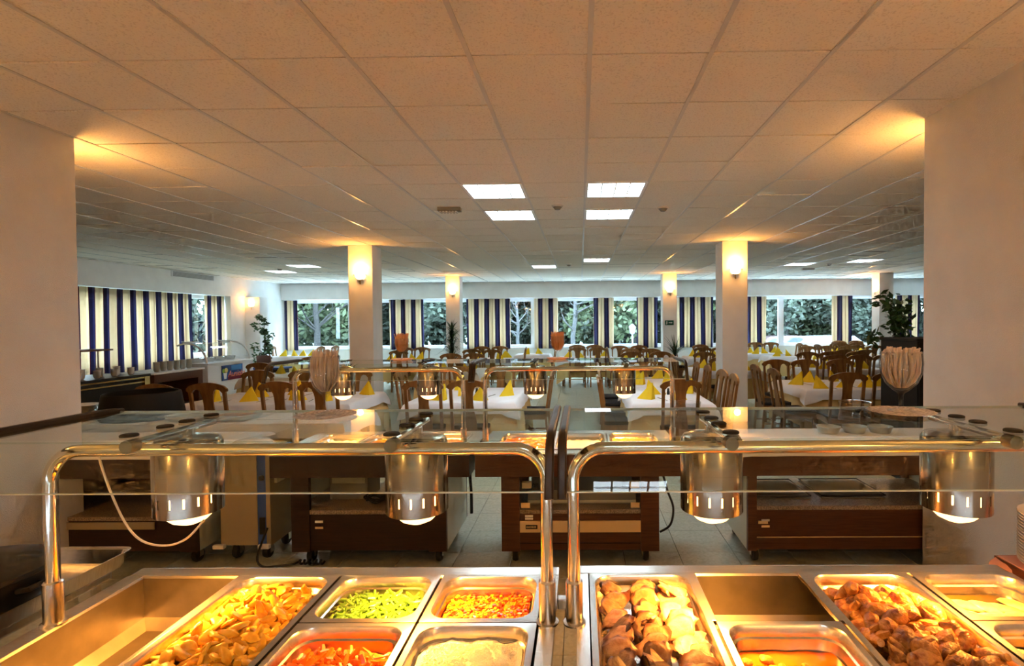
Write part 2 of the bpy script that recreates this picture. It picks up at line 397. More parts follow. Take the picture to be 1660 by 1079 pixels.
# windows in the far wall
def window(n, a, b, fixed, axis='x', mull=None, base=17.6):
    """one window: frame bars as parts, each pane a part"""
    root = link('window_%d' % n, None); struct(root, 'white framed window number %d from the left' % n)
    def bar(u0, u1, z0, z1, nm='window_frame'):
        m = MB()
        if axis == 'x': m.box(u0, u1, base, base + .07, z0, z1, b=.006)
        else: m.box(base - .07, base, u0, u1, z0, z1, b=.006)
        m.build(nm, 'whiteframe', root)
    bar(a, a + .09, WZ0, WZ1); bar(b - .09, b, WZ0, WZ1); bar(a + .09, b - .09, WZ0, WZ0 + .09); bar(a + .09, b - .09, WZ1 - .10, WZ1)
    edges = [a + .09]
    for q in (mull or []): bar(q - .09, q + .09, WZ0 + .09, WZ1 - .10, 'mullion'); edges += [q - .09, q + .09]
    edges.append(b - .09)
    for k in range(0, len(edges), 2):
        m = MB()
        if axis == 'x': m.box(edges[k], edges[k + 1], base + .03, base + .036, WZ0 + .09, WZ1 - .10)
        else: m.box(base - .036, base - .03, edges[k], edges[k + 1], WZ0 + .09, WZ1 - .10)
        m.build('window_pane', 'pane', root)
    d = bpy.data.lights.new('window_portal', 'AREA'); d.shape = 'RECTANGLE'; d.size = b - a; d.size_y = WZ1 - WZ0; d.cycles.is_portal = True
    p = link('window_portal', d)
    if axis == 'x': p.location = ((a + b) / 2, base - .01, (WZ0 + WZ1) / 2); p.rotation_euler = (R(-90), 0, 0)
    else: p.location = (base + .01, (a + b) / 2, (WZ0 + WZ1) / 2); p.rotation_euler = (R(90), 0, R(-90))
    return root
WX = [-10.1, -5.75, -3.0, -1.12, .77, 2.2, 4.3, 8.54, 10.6, 11.6]
ML = {0: [-7.65], 1: [-4.3], 2: [-1.55], 6: [6.62]}
for k in range(len(WX) - 1): window(k + 1, WX[k], WX[k + 1], False, mull=ML.get(k))
window(10, 9.8, 12.6, False, 'y', base=-10.15, mull=[11.2]); window(11, 12.6, 14.72, False, 'y', base=-10.15, mull=[13.42])
tr = B(-10.1, 11.5, 17.47, 17.6, WZ0 - .05, WZ0 + .01, b=.01).build('trim_1', 'whiteframe'); struct(tr, 'white sill board under the far windows')
tr = B(-10.1, 11.5, 17.40, 17.42, WZ1 - .015, WZ1 + .0).build('trim_2', 'whiteframe'); struct(tr, 'curtain rail strip under the far beam')

# curtains
ORD = ['first', 'second', 'third', 'fourth', 'fifth', 'sixth', 'seventh', 'eighth', 'ninth', 'tenth', 'eleventh', 'twelfth']
def curtain(u0, u1, pos, axis, label, group, zb=.83, full=1.35, ph=0., folds=None):
    w = u1 - u0; n = max(12, int(w * 60)); folds = folds or max(2, int(w / .17)); m = MB(); uv = []
    for iz in range(9):
        t = iz / 8; z = WZ1 - .01 + (zb - WZ1 + .01) * t
        for i in range(n + 1):
            s = i / n; a = .022 + .012 * t
            u = u0 + w * s + .012 * t * math.sin(s * 9 + ph)
            d = a * math.sin(2 * PI * folds * s + ph + .5 * math.sin(3 * s + t)) + .010 * math.sin(11 * s + 3 * t)
            m.v.append((u, pos + d, z) if axis == 'x' else (pos + d, u, z)); uv.append((s * w * full / .46 + ph, t))
    for iz in range(8):
        for i in range(n):
            a = iz * (n + 1) + i; m.f.append((a, a + 1, a + n + 2, a + n + 1))
    o = m.build('curtain', 'curtain', None, True)
    lay = o.data.uv_layers.new(name='UVMap')
    for lp in o.data.loops: lay.data[lp.index].uv = uv[lp.vertex_index]
    sm = o.modifiers.new('thickness', 'SOLIDIFY'); sm.thickness = .003
    return tag(o, label, 'curtain', group)
for k, (a, b) in enumerate([(-10.0, -9.33), (-6.3, -5.16), (-3.75, -2.3), (-1.52, -.73), (.43, 1.1), (1.85, 2.54), (3.15, 4.35), (5.45, 6.08), (8.2, 8.87), (10.25, 11.04)]):
    curtain(a, b, 17.42, 'x', 'striped navy and cream curtain, %s from left along the far windows' % ORD[k], 'striped curtains along the far windows', ph=k * .37)
curtain(9.85, 10.15, -9.93, 'y', 'narrow striped curtain edge beside the near end of left window', 'striped curtains along the left windows', zb=.5, ph=.2)
curtain(10.3, 13.45, -9.93, 'y', 'wide striped curtain drawn across the left windows behind the cup stacks', 'striped curtains along the left windows', zb=.5, ph=.6)
curtain(13.9, 14.7, -9.93, 'y', 'short striped curtain near the left corner above the white freezer', 'striped curtains along the left windows', zb=.5, ph=.1)

# air vent on the left beam
v = thing('air_vent', 'long grey louvred air vent high on the left beam', 'vent', (XL, 0, 0))
B(0, .015, 12.55, 14.05, 2.86, 3.0, b=.004).build('frame', 'whiteframe', v)
for k in range(7): B(.012, .022, 12.6, 14.0, 2.872 + k * .017, 2.880 + k * .017).build('slat', 'joint', v)

# ceiling lights
def troffer(i, j, label, lit=True):
    x, y = GX + (i + .5) * G, GY + (j + .5) * G
    t = thing('ceiling_light', label, 'ceiling light', (x, y, CZ), 0, 'square fluorescent ceiling lights')
    m = MB()
    for a in (-1, 1): m.box(min(a * .296, a * .27), max(a * .296, a * .27), -.296, .296, -.012, .03); m.box(-.27, .27, min(a * .296, a * .27), max(a * .296, a * .27), -.012, .03)
    m.build('frame', 'whiteframe', t)
    B(-.27, .27, -.27, .27, .012, .02).build('diffuser', 'diffuser', t)
    m = MB()
    for k in range(-1, 2): m.box(k * .135 - .006, k * .135 + .006, -.27, .27, -.006, .011)
    for k in range(-2, 3): m.box(-.27, .27, k * .09 - .002, k * .09 + .002, -.004, .010)
    m.build('louvre', 'whiteframe', t)
for (i, j), lb in zip(TROF, ['lit square ceiling light, left of the nearest pair', 'lit square ceiling light, left of the second pair', 'lit square ceiling light, right of the nearest pair', 'lit square ceiling light, right of the second pair',
        'lit ceiling light far along the aisle, left of centre', 'lit ceiling light far along the aisle, right of centre', 'lit ceiling light farthest to the left near the left beam', 'lit ceiling light left of the left column, nearer one',
        'lit ceiling light right of the right column, farther one', 'lit ceiling light farthest to the right', 'ceiling light above the serving counter, reflected in the glass']): troffer(i, j, lb)
# ceiling fittings
def detector(x, y, label, z=CZ):
    t = thing('smoke_detector', label, 'smoke detector', (x, y, z))
    MB().lathe([(0, -.05), (.03, -.05), (.045, -.03), (.05, -.02)], 16).build('sensor_head', 'joint', t, True)
    MB().lathe([(0, -.02), (.06, -.02), (.065, 0)], 20).build('base', 'porcelain', t, True)
detector(-.25, 6.05, 'small smoke detector between the nearest ceiling light pairs')
detector(-.25, 12.1, 'small smoke detector far along the aisle ceiling')
detector(.97, 6.2, 'small white sensor on the ceiling right of the light pairs')
detector(-7.1, 12.5, 'smoke detector beside the left ceiling lights')
detector(5.86, 12.6, 'smoke detector between the two right ceiling lights')
t = thing('emergency_light', 'small ribbed emergency light on the ceiling left of the light pairs', 'emergency light', (-1.49, 6.1, CZ))
B(-.13, .13, -.05, .05, -.05, 0, b=.01).build('housing', 'joint', t)
for k in range(6): B(-.11 + k * .036, -.09 + k * .036, -.045, .045, -.062, -.05).build('rib', 'porcelain', t)
t = thing('emergency_light', 'slim emergency light on the ceiling near the right far column', 'emergency light', (5.8, 13.6, CZ))
B(-.15, .15, -.05, .05, -.05, 0, b=.01).build('housing', 'porcelain', t); B(-.13, .13, -.04, .04, -.058, -.05).build('lens', 'whiteframe', t)

# wall sconces: a half bowl of frosted glass held by three studs
def sconce(loc, rz, label, watts=SCONCE_W):
    t = thing('wall_sconce', label, 'wall lamp', loc, rz, 'frosted glass wall sconces')
    m = MB(); seg = 16
    for i in range(7):
        a = i / 6 * PI / 2
        for k in range(seg + 1):
            b = PI * k / seg; r = .088 * math.cos(a) ** .6 if i < 6 else 0.001
            m.v.append((r * math.cos(b), -r * .75 * math.sin(b) - .004, -.105 * math.sin(a) + .03))
    for i in range(6):
        for k in range(seg): q = i * (seg + 1) + k; m.f.append((q, q + 1, q + seg + 2, q + seg + 1))
    m.build('glass_bowl', 'sconceglass', t, True)
    B(-.05, .05, -.03, -.002, -.08, .06, b=.008).build('backplate', 'porcelain', t)
    for a, c in ((-.10, .0), (.10, .0)): MB().lathe([(0, -.008), (.009, -.008), (.009, .008), (0, .008)], 8).xf(Matrix.Translation((a, -.03, c)) @ Matrix.Rotation(R(90), 4, 'X')).build('stud', 'brass', t)
    B(-.006, .006, -.02, -.008, -.15, -.08).build('pendant_tip', 'brass', t)
    light('sconce_bulb', 'POINT', t, (0, -.10, .10), (1, .43, .095), watts, .05)
    return t
sconce((-3.69, 8.896, 2.50), 0, 'glowing glass sconce on the left middle column')
sconce((2.575, 8.846, 2.53), 0, 'glowing glass sconce on the right middle column')
sconce((-3.575, 14.846, 2.56), 0, 'glowing glass sconce on the far left column behind the bushy palm')
sconce((2.485, 14.746, 2.56), 0, 'glowing glass sconce on the far column above the exit sign')
sconce((8.496, 15.4, 2.55), R(-90), 'glowing glass sconce on the side of the farthest right column')
sconce((XL + .18, 15.346, 2.28), 0, 'glowing glass sconce on the pier at the left window wall', 8)
sconce((-3.75, 3.734, 2.55), R(180), 'sconce on the far face of the left cream pier')
sconce((2.47, 3.574, 2.55), R(180), 'sconce on the far face of the right cream pier')
for k, y in enumerate((1.2, -1.2)):  # rear pair added behind the camera as warm fill light
    sconce((-3.560, y, 2.50), R(90), 'glass sconce on the left pier beside the counter, %s' % ('nearer the opening' if k == 0 else 'added unseen behind as warm fill'), SCONCE_W)
    sconce((2.284, y, 2.50), R(-90), 'glass sconce on the right pier beside the counter, %s' % ('nearer the opening' if k == 0 else 'added unseen behind as warm fill'), SCONCE_W)

for k, x in enumerate((-2.9, 1.75)):  # unseen sconces added behind the camera to warm the near ceiling
    sconce((x, YB + .004, 2.1), R(180), 'added unseen fill sconce on the wall behind the serving area, %s' % ['left', 'right'][k], 28)
# exit sign
t = thing('exit_sign', 'small green exit sign with running figure and arrow on far column', 'exit sign', (2.465, 14.735, 1.65))
B(-.12, .12, -.012, .012, -.065, .065, b=.004).build('panel', 'green', t)
m = MB(); m.box(-.085, -.055, -.016, -.012, -.03, .03); m.box(-.10, -.06, -.016, -.012, -.045, -.03); m.box(-.08, -.06, -.016, -.012, .035, .05); m.build('running_figure', 'white', t)
m = MB(); m.prism([(.04, .02), (.09, 0), (.04, -.02)], -.016, -.012, lambda a, b, d: (a, d, b)); m.box(-.02, .04, -.016, -.012, -.008, .008); m.build('arrow', 'white', t)

# ------------------------------------------------------------------ outside
g = MB(); g.box(-70, 80, 17.95, 150, -.7, -.4); g.box(-70, -10.45, -40, 17.95, -.7, -.4)
struct(g.build('ground', 'grass'), 'lawn outside the windows')
struct(B(-70, 80, 33, 41, -.4, -.385).build('road', 'asphalt'), 'pale paved road beyond the lawn')
struct(B(-14, 20, 17.96, 21.0, -.4, -.385).build('terrace', 'terrace'), 'pale paved terrace outside the far windows')
def leafmass(n, blobs, size, seed):
    rnd = random.Random(seed); m = MB()
    for _ in range(n):
        bx, by, bz, r = rnd.choice(blobs)
        while True:
            p = Vector((rnd.uniform(-1, 1), rnd.uniform(-1, 1), rnd.uniform(-1, 1)))
            if .25 < p.length < 1: break
        c = Vector((bx, by, bz)) + p * r
        a = Vector((rnd.gauss(0, 1), rnd.gauss(0, 1), rnd.gauss(0, .6))).normalized() * size * rnd.uniform(.6, 1.3)
        b = a.cross(Vector((rnd.gauss(0, 1), rnd.gauss(0, 1), rnd.gauss(0, 1)))).normalized() * size * .5
        m.add([c - a, c + b, c + a, c - b], [(0, 1, 2, 3)])
    return m
def branches(h, spread, n, seed, r0, z0=.25):
    rnd = random.Random(seed); m = MB()
    pts = [(0, 0, -.05)]; x = y = 0
    for i in range(1, 8):
        x += rnd.gauss(0, .06) * h / 5; y += rnd.gauss(0, .05) * h / 5; pts.append((x, y, h * i / 7))
    m.tube(pts, [r0 * (1 - .75 * i / 7) for i in range(8)], 8)
    for k in range(n):
        t = rnd.uniform(z0, .95); i = int(t * 7); p = Vector(pts[i]).lerp(Vector(pts[min(7, i + 1)]), t * 7 - i)
        a = rnd.uniform(0, 2 * PI); L_ = spread * rnd.uniform(.5, 1) * (1.15 - t)
        d = Vector((math.cos(a), math.sin(a), rnd.uniform(.35, .9))).normalized()
        q = [p]; 
        for s_ in range(4): d = (d + Vector((rnd.gauss(0, .15), rnd.gauss(0, .15), rnd.gauss(.02, .12)))).normalized(); q.append(q[-1] + d * L_ / 4)
        rr = r0 * (1 - .75 * t) * .5; m.tube(q, [rr * (1 - .8 * s_ / 4) for s_ in range(5)], 5)
        for s_ in (2, 3):
            e = (d + Vector((rnd.gauss(0, .6), rnd.gauss(0, .6), rnd.gauss(.2, .3)))).normalized()
            m.tube([q[s_], q[s_] + e * L_ * .3, q[s_] + e * L_ * .5 + Vector((0, 0, .1))], [rr * .4, rr * .25, rr * .1], 4)
    return m
tree_kinds = []
for k in range(3):
    rnd = random.Random(50 + k)
    bl = [(rnd.gauss(0, 1.3), rnd.gauss(0, 1.2), rnd.uniform(1.7, 6), rnd.uniform(.7, 1.4)) for _ in range(16)]
    tree_kinds.append((branches(6, 2.6, 14, 20 + k, .16).mesh('trunk', 'trunk', True), leafmass(8500, bl, .17, k).mesh('crown', 'foliage2' if k == 1 else 'foliage')))
TREES = [(-15, 27, 1), (-12.2, 24.5, 1), (-9.6, 28, 0), (-6.4, 26, 2), (-4.0, 30, 0), (-1.6, 29, 2), (1.4, 29, 0), (2.6, 25.5, 1), (5.5, 28, 2), (8.3, 25.5, 0), (11.0, 28.5, 1), (13.6, 26, 2), (16.5, 29, 0), (19, 26, 1), (22, 30, 2)]
for k, (x, y, q) in enumerate(TREES):
    t = thing('tree', '%s leafy tree outside, %s from the left beyond the far windows' % (['dark green', 'light green', 'dense dark'][q], (ORD + ['thirteenth', 'fourteenth', 'fifteenth'])[k]), 'tree', (x, y, -.4), k * 1.3, 'trees beyond the far windows')
    s = random.uniform(.85, 1.1); t.scale = (s, s, s)
    link('trunk', tree_kinds[q][0], t); link('crown', tree_kinds[q][1], t)
for k, (x, y, h, lb) in enumerate([(-.35, 23.2, 5.2, 'bare pale-barked tree outside the middle far window'), (-2.55, 22.6, 4.6, 'bare forked pale tree outside the opening casement window')]):
    t = thing('bare_tree', lb, 'tree', (x, y, -.4))
    branches(h, 2.2, 16, 91 + k, .13 - .04 * k, .3).build('trunk', 'palebark', t, True)
rnd = random.Random(5)
hm = [leafmass(6500, [(rnd.uniform(-2.6, 2.6), rnd.gauss(0, .4), rnd.uniform(.3, 2.6), rnd.uniform(.6, 1.0)) for _ in range(18)], .20, 77 + k).mesh('hedge_leaves', 'foliage') for k in range(2)]
for k in range(12):
    o = link('hedge_bush', hm[k % 2], None, (-26 + k * 4.6, 31.2 + (k % 3) * .5, -.4), (0, 0, (k % 2) * PI), (1.05, 1, 1.7 + .25 * (k % 3)))
    tag(o, 'tall dark hedge bush behind the trees, %s from the left' % ORD[k], 'hedge', 'hedge bushes behind the trees')
for k, (x, y, q) in enumerate([(-22, 15.5, 1), (-24, 22, 0)]):
    t = thing('tree', ['light green tree outside the left window above the freezer', 'dark tree outside the left window corner'][k], 'tree', (x, y, -.4), k, 'trees beyond the left windows')
    link('trunk', tree_kinds[q][0], t); link('crown', tree_kinds[q][1], t)
def car(x, y, paint, label, rz=0):
    t = thing('parked_car', label, 'car', (x, y, -.385), rz, 'parked cars beyond the right windows')
    side = [(-2.1, .35), (-2.15, .75), (-1.3, .95), (-.7, 1.4), (.7, 1.42), (1.4, .98), (2.05, .85), (2.1, .35)]
    MB().prism(side, -.82, .82, lambda a, b, d: (a, d, b)).build('body', paint, t)
    MB().prism([(-1.1, .97), (-.62, 1.33), (.62, 1.35), (1.15, 1.0)], -.83, .83, lambda a, b, d: (a, d, b)).build('side_windows', 'carglass', t)
    for a in (-1.3, 1.3):
        for d in (-.75, .75): MB().lathe([(.0, -.1), (.3, -.1), (.32, 0), (.3, .1), (0, .1)], 16).xf(Matrix.Translation((a, d, .32)) @ Matrix.Rotation(R(90), 4, 'X')).build('wheel', 'rubber', t, True)
car(10.4, 22.6, 'carw', 'white parked car seen through the right far window', .2); car(8.6, 23.4, 'carp', 'pinkish parked car seen through the right far window', .15)
t = thing('garden_lamp', 'white lantern on a post outside the far window', 'lamp post', (2.15, 22.0, -.4))
MB().tube([(0, 0, 0), (0, 0, 1.55)], .03, 8).build('post', 'joint', t, True)
MB().lathe([(.03, 1.55), (.10, 1.6), (.15, 1.85), (.16, 1.87), (.05, 1.98), (0, 2.0)], 12).build('lantern', 'carw', t, True)

# ------------------------------------------------------------------ furniture
def chair_proto():
    t = link('dining_chair', None)
    by = lambda z: -.19 - max(0, z - .45) * .145
    B(-.215, .215, -.20, .22, .455, .505, b=.02).build('seat', 'seat', t, True)
    m = MB(); m.box(-.21, .21, .19, .215, .39, .455); m.box(-.21, .21, -.2, -.175, .39, .455); m.box(-.215, -.19, -.19, .205, .39, .455); m.box(.19, .215, -.19, .205, .39, .455); m.build('seat_frame', 'oak', t)
    for s in (-1, 1):
        MB().add([(s * .2 + a * w, .195 + b * w, z) for z, w in ((0, .014), (.43, .021)) for a, b in ((-1, -1), (1, -1), (1, 1), (-1, 1))], [(3, 2, 1, 0), (4, 5, 6, 7)] + [(i, (i + 1) % 4, 4 + (i + 1) % 4, 4 + i) for i in range(4)]).build('front_leg', 'oak', t)
        q = [(-.02, .0), (-.01, .25), (0, .45), (0, .7), (0, .985)]
        v = []; f = []
        for i, (dy, z) in enumerate(q):
            y = by(z) + dy * 1.5; x = s * (.195 if z < .5 else .195 + .005 * (z - .5))
            v += [(x - .017, y - .014, z), (x + .017, y - .014, z), (x + .017, y + .014, z), (x - .017, y + .014, z)]
            if i: o = 4 * (i - 1); f += [(o + a, o + (a + 1) % 4, o + 4 + (a + 1) % 4, o + 4 + a) for a in range(4)]
        f += [(3, 2, 1, 0), (16, 17, 18, 19)]
        MB().add(v, f).build('back_post', 'oak', t)
    # arched crest rail with concave underside
    top = [(-.235 + .47 * i / 14, .985 + .055 * math.sin(PI * i / 14) ** .8 - (.015 if i in (0, 14) else 0)) for i in range(15)]
    bot = [(.235, .945), (.215, .93), (.175, .925), (.15, .955), (.11, .965), (.08, .945), (.066, .90), (-.066, .90), (-.08, .945), (-.11, .965), (-.15, .955), (-.175, .925), (-.215, .93), (-.235, .945)]
    MB().prism(top + bot, -.013, .013, lambda a, b, d: (a, by(b) + d - .02 * math.cos(a / .235 * PI / 2) * 0, b)).build('crest_rail', 'oak', t)
    zs = [.44, .55, .65, .75, .85, .92]; hw = [.095, .085, .068, .056, .058, .068]
    MB().prism([(-w, z) for z, w in zip(zs, hw)] + [(w, z) for z, w in reversed(list(zip(zs, hw)))], -.008, .008, lambda a, b, d: (a, by(b) + d, b)).build('splat', 'oak', t)
    m = MB(); m.box(-.205, -.19, -.19, .19, .18, .2); m.box(.19, .205, -.19, .19, .18, .2); m.box(-.19, .19, -.01, .01, .18, .2); m.build('stretcher', 'oak', t)
    return t
CH0 = chair_proto(); ch_used = [False]
def chair(x, y, face, label, group, jit=.06):
    """x, y: where the crest of the back stands; face N (+Y), S, E, W"""
    rz = {'N': 0, 'S': PI, 'E': -PI / 2, 'W': PI / 2}[face] + random.uniform(-jit, jit)
    o = CH0 if not ch_used[0] else copy_tree(CH0); ch_used[0] = True
    off = Matrix.Rotation(rz, 3, 'Z') @ Vector((0, .275, 0))
    o.location = (x + off.x, y + off.y, 0); o.rotation_euler = (0, 0, rz)
    return tag(o, label, 'chair', group)
def cloth(x0, x1, y0, y1, z, hang, flare, amp, seed, corner=.35, n=18):
    rnd = random.Random(seed); m = MB()
    per = []
    cs = [(x0, y0), (x1, y0), (x1, y1), (x0, y1)]; nr = [(0, -1), (1, 0), (0, 1), (-1, 0)]
    for s in range(4):
        a, b = Vector(cs[s]), Vector(cs[(s + 1) % 4])
        for i in range(n):
            t = i / n; e = min(t, 1 - t)
            nv = Vector(nr[s])
            if i == 0: nv = (Vector(nr[s]) + Vector(nr[s - 1])) * .8
            cw = max(0, 1 - e / .10)
            per.append((a.lerp(b, t), nv, cw, s * 10 + t * (b - a).length))
    N_ = len(per); ph = rnd.uniform(0, 6)
    for k, (zz, ff) in enumerate(((0, 0), (.12, .35), (.55, .8), (1, 1))):
        for (p, nv, cw, s) in per:
            w = amp * math.sin(s * 16 + ph) * ff
            out = flare * ff + w + cw * .05 * ff
            q = p + nv * out if ff else p
            m.v.append((q.x, q.y, z - hang * zz * (1 + corner * cw)))
    for k in range(3):
        for i in range(N_): j = (i + 1) % N_; m.f.append((k * N_ + i, k * N_ + j, (k + 1) * N_ + j, (k + 1) * N_ + i))
    m.f.append(tuple(range(N_)))
    return m
NAPM = None
def napkin_mesh(k):
    # a stiff napkin folded to a peaked triangle of two leaning flaps
    w, h, d = .105, .20 - .012 * k, .05; px = (.075, -.06, .02)[k]
    v = [(-w, -d, 0), (w, -d, 0), (px, .0, h), (-w * .2, d, 0), (w * .9, d, 0), (px + .012, .012, h * .97), (px * .3, -d * 1.35, 0), (-w, -d + .004, .003), (w, -d + .004, .003)]
    f = [(0, 6, 2), (6, 1, 2), (3, 4, 5), (0, 2, 3), (1, 4, 5, 2), (2, 5, 3)]
    return MB().add(v, f).mesh('napkin', 'napkin')
NAPS = [napkin_mesh(k) for k in range(3)]
def cutlery_mesh():
    m = MB(); m.box(-.006, .006, -.11, -.01, 0, .003); m.box(-.009, .009, -.01, .10, .0005, .002); return m.mesh('knife', 'cutlery')
CUT = cutlery_mesh()
SHK = MB().lathe([(0, 0), (.018, 0), (.02, .03), (.014, .06), (.016, .075), (.0, .085)], 12).mesh('pepper_mill', 'black', True)
def table(x0, x1, y0, y1, where, seats, naps, seed, detail=True):
    """where: a phrase that singles the table out; seats: {side: [positions]}; naps: [(fx, fy, spot words)]"""
    g_ = 'table ' + where
    t = thing('dining_table', 'wooden dining table under cloths ' + where, 'table', ((x0 + x1) / 2, (y0 + y1) / 2, 0), 0, 'dining tables')
    hx, hy = (x1 - x0) / 2, (y1 - y0) / 2
    B(-hx + .01, hx - .01, -hy + .01, hy - .01, .70, .738, b=.005).build('table_top', 'oak', t)
    for a in (-1, 1):
        for b in (-1, 1): B(a * (hx - .09) - .03, a * (hx - .09) + .03, b * (hy - .09) - .03, b * (hy - .09) + .03, 0, .70).build('leg', 'oak', t)
    o = cloth(x0 - .004, x1 + .004, y0 - .004, y1 + .004, .741, .50, .06, .016, seed).build('tablecloth', 'yellowcloth', None, True)
    tag(o, 'pale yellow undercloth hanging from the table ' + where, 'tablecloth', 'yellow undercloths')
    o = cloth(x0 - .008, x1 + .008, y0 - .008, y1 + .008, .745, .13, .055, .006, seed + 1, .55).build('tablecloth', 'whitecloth', None, True)
    tag(o, 'white top cloth spread on the table ' + where, 'tablecloth', 'white top cloths')
    side = {'N': 'near', 'S': 'far', 'E': 'left', 'W': 'right'}
    for f, lst in seats.items():
        nn = len(lst)
        for k, (x, y) in enumerate(lst):
            od = '' if nn == 1 else (['first', 'second', 'third', 'fourth'][k] + (' from left ' if f in 'NS' else ' from front '))
            chair(x, y, f, ('oak chair, %son %s side of table %s' % (od, side[f], where)), 'chairs at the table ' + where)
    for k, (fx, fy, sp) in enumerate(naps):
        x, y = x0 + (x1 - x0) * fx, y0 + (y1 - y0) * fy
        o = link('napkin', NAPS[k % 3], None, (x, y, .746), (0, 0, random.uniform(-.7, .7)))
        tag(o, 'yellow peaked napkin, %s on table %s' % (sp, where), 'napkin', 'yellow napkins on the table ' + where)
        if detail:
            dx = .17 if fx < .5 else -.17
            o = link('knife', CUT, None, (x + dx, y, .7465), (0, 0, random.uniform(-.3, .3)))
            tag(o, 'steel knife by the %s napkin on table %s' % (sp, where), 'knife', 'knives on the table ' + where)
    if detail:
        o = link('pepper_mill', SHK, None, ((x0 + x1) / 2 + .06, (y0 + y1) / 2, .7465)); tag(o, 'small dark pepper mill on table ' + where, 'pepper mill')
Q4 = [(.22, .2, 'near left'), (.78, .2, 'near right'), (.22, .8, 'far left'), (.78, .8, 'far right')]
table(-4.75, -2.75, 6.2, 7.3, 'before the white freezer', {'N': [(-4.72, 5.80), (-4.19, 5.87), (-3.45, 5.98), (-2.98, 5.98)], 'S': [(-4.60, 7.5), (-3.93, 7.5), (-3.2, 7.5)]},
      [(.10, .25, 'nearest left'), (.29, .6, 'left middle'), (.33, .25, 'second near'), (.47, .75, 'back middle'), (.62, .3, 'third near'), (.95, .75, 'back right corner'), (.80, .25, 'nearest right')], 1)
table(-2.06, -.80, 6.25, 7.65, 'behind the middle heat lamps', {'N': [(-1.80, 6.0), (-1.29, 6.0)], 'S': [(-1.85, 7.95), (-1.2, 7.95)], 'E': [(-2.5, 7.3)], 'W': [(-.38, 7.25)]},
      [(.25, .15, 'near left'), (.42, .45, 'left middle'), (.66, .12, 'near right'), (.86, .4, 'right middle'), (.3, .85, 'far left')], 3)
table(.62, 1.5, 6.1, 7.5, 'right of the aisle', {'N': [(1.12, 5.92)], 'W': [(1.88, 6.5), (1.9, 7.1)], 'E': [(.20, 6.5), (.24, 7.1)]},
      [(.2, .25, 'near left'), (.35, .55, 'left middle'), (.62, .2, 'near right'), (.85, .6, 'right middle')], 5)
table(.65, 1.5, 7.6, 9.0, 'second right of the aisle', {'W': [(1.88, 7.85), (1.85, 8.45)], 'E': [(.26, 7.9), (.27, 8.5)], 'S': [(1.1, 9.3)]},
      [(.25, .25, 'near left'), (.8, .25, 'near right'), (.3, .75, 'far left'), (.7, .8, 'far right')], 7, False)
table(3.07, 4.7, 7.2, 8.4, 'beside the black cabinet', {'N': [(3.30, 6.57), (3.83, 6.57)], 'S': [(3.25, 8.87), (3.72, 8.85), (4.3, 8.85)], 'E': [(2.60, 7.2), (2.58, 7.9)]},
      [(.05, .5, 'left edge'), (.14, .12, 'near left corner'), (.24, .75, 'far left'), (.36, .2, 'near middle'), (.48, .8, 'far middle'), (.56, .2, 'second near'), (.70, .3, 'near right')], 9)
table(4.3, 5.8, 10.15, 10.75, 'second behind the black cabinet', {'N': [(4.71, 9.87), (5.18, 9.9), (5.65, 9.9)], 'S': [(4.68, 11.0), (5.18, 11.06), (5.7, 11.0)]}, Q4 + [(.5, .3, 'near middle')], 11, False)
table(5.3, 6.9, 12.0, 13.1, 'third behind the black cabinet', {'N': [(5.8, 11.72), (6.25, 11.68)], 'S': [(5.7, 13.4), (6.23, 13.5), (6.7, 13.4)]}, Q4 + [(.5, .3, 'near middle')], 13, False)
table(6.8, 8.1, 14.05, 14.95, 'nearest the farthest right column', {'N': [(7.1, 13.75), (7.5, 13.6)], 'S': [(7.45, 15.3), (7.9, 15.3)], 'E': [(6.4, 14.4)]}, Q4, 15, False)
table(4.95, 5.65, 13.85, 14.5, 'small one near the right windows', {'W': [(6.0, 14.2)]}, [(.3, .3, 'near left'), (.75, .4, 'right')], 17, False)
table(4.7, 5.9, 14.95, 15.8, 'along the right windows', {'S': [(5.3, 16.15), (5.75, 16.1)], 'W': [(6.3, 15.3)]}, Q4 + [(.5, .5, 'middle')], 19, False)
table(7.2, 8.9, 15.9, 16.6, 'last before the right windows', {'N': [(7.5, 15.55)], 'S': [(8.2, 16.95), (8.75, 16.95)]}, Q4, 21, False)
table(-.55, .85, 13.9, 14.8, 'closing the aisle far off', {'N': [(-.08, 13.6), (.45, 13.65)], 'S': [(-.10, 15.15), (.40, 15.15)]}, [(.15, .5, 'left'), (.4, .2, 'near middle'), (.7, .2, 'near right'), (.85, .8, 'far right')], 23, False)
table(1.0, 2.0, 11.8, 12.5, 'left of the exit sign column', {'N': [(1.10, 11.45), (1.73, 11.5)], 'S': [(1.2, 12.9), (1.7, 12.8)]}, Q4, 25, False)
table(1.0, 2.0, 13.3, 14.2, 'behind that left of exit sign', {'N': [(1.42, 13.0)], 'S': [(1.07, 14.6), (1.62, 14.7)], 'E': [(.68, 13.7)]}, Q4, 27, False)
table(2.8, 3.7, 13.6, 14.5, 'right of the exit sign column', {'N': [(3.06, 13.3), (3.5, 13.3)], 'S': [(3.34, 14.85)], 'E': [(2.5, 14.2)]}, Q4, 29, False)
table(2.2, 3.4, 9.9, 10.9, 'behind the right middle column', {'N': [(2.55, 9.6)], 'S': [(2.6, 11.2), (3.1, 11.2)], 'E': [(1.8, 10.4)]}, Q4, 31, False)
table(-2.95, -1.85, 13.55, 14.4, 'right of the bushy palm', {'N': [(-2.72, 13.2), (-2.17, 12.95)], 'S': [(-2.75, 14.75), (-2.25, 14.8)], 'W': [(-1.45, 14.1)]}, Q4 + [(.9, .9, 'far corner')], 33, False)
table(-1.9, -.95, 15.5, 16.3, 'under the opening casement', {'W': [(-.72, 15.9)]}, [(.3, .3, 'near left'), (.7, .5, 'right')], 35, False)
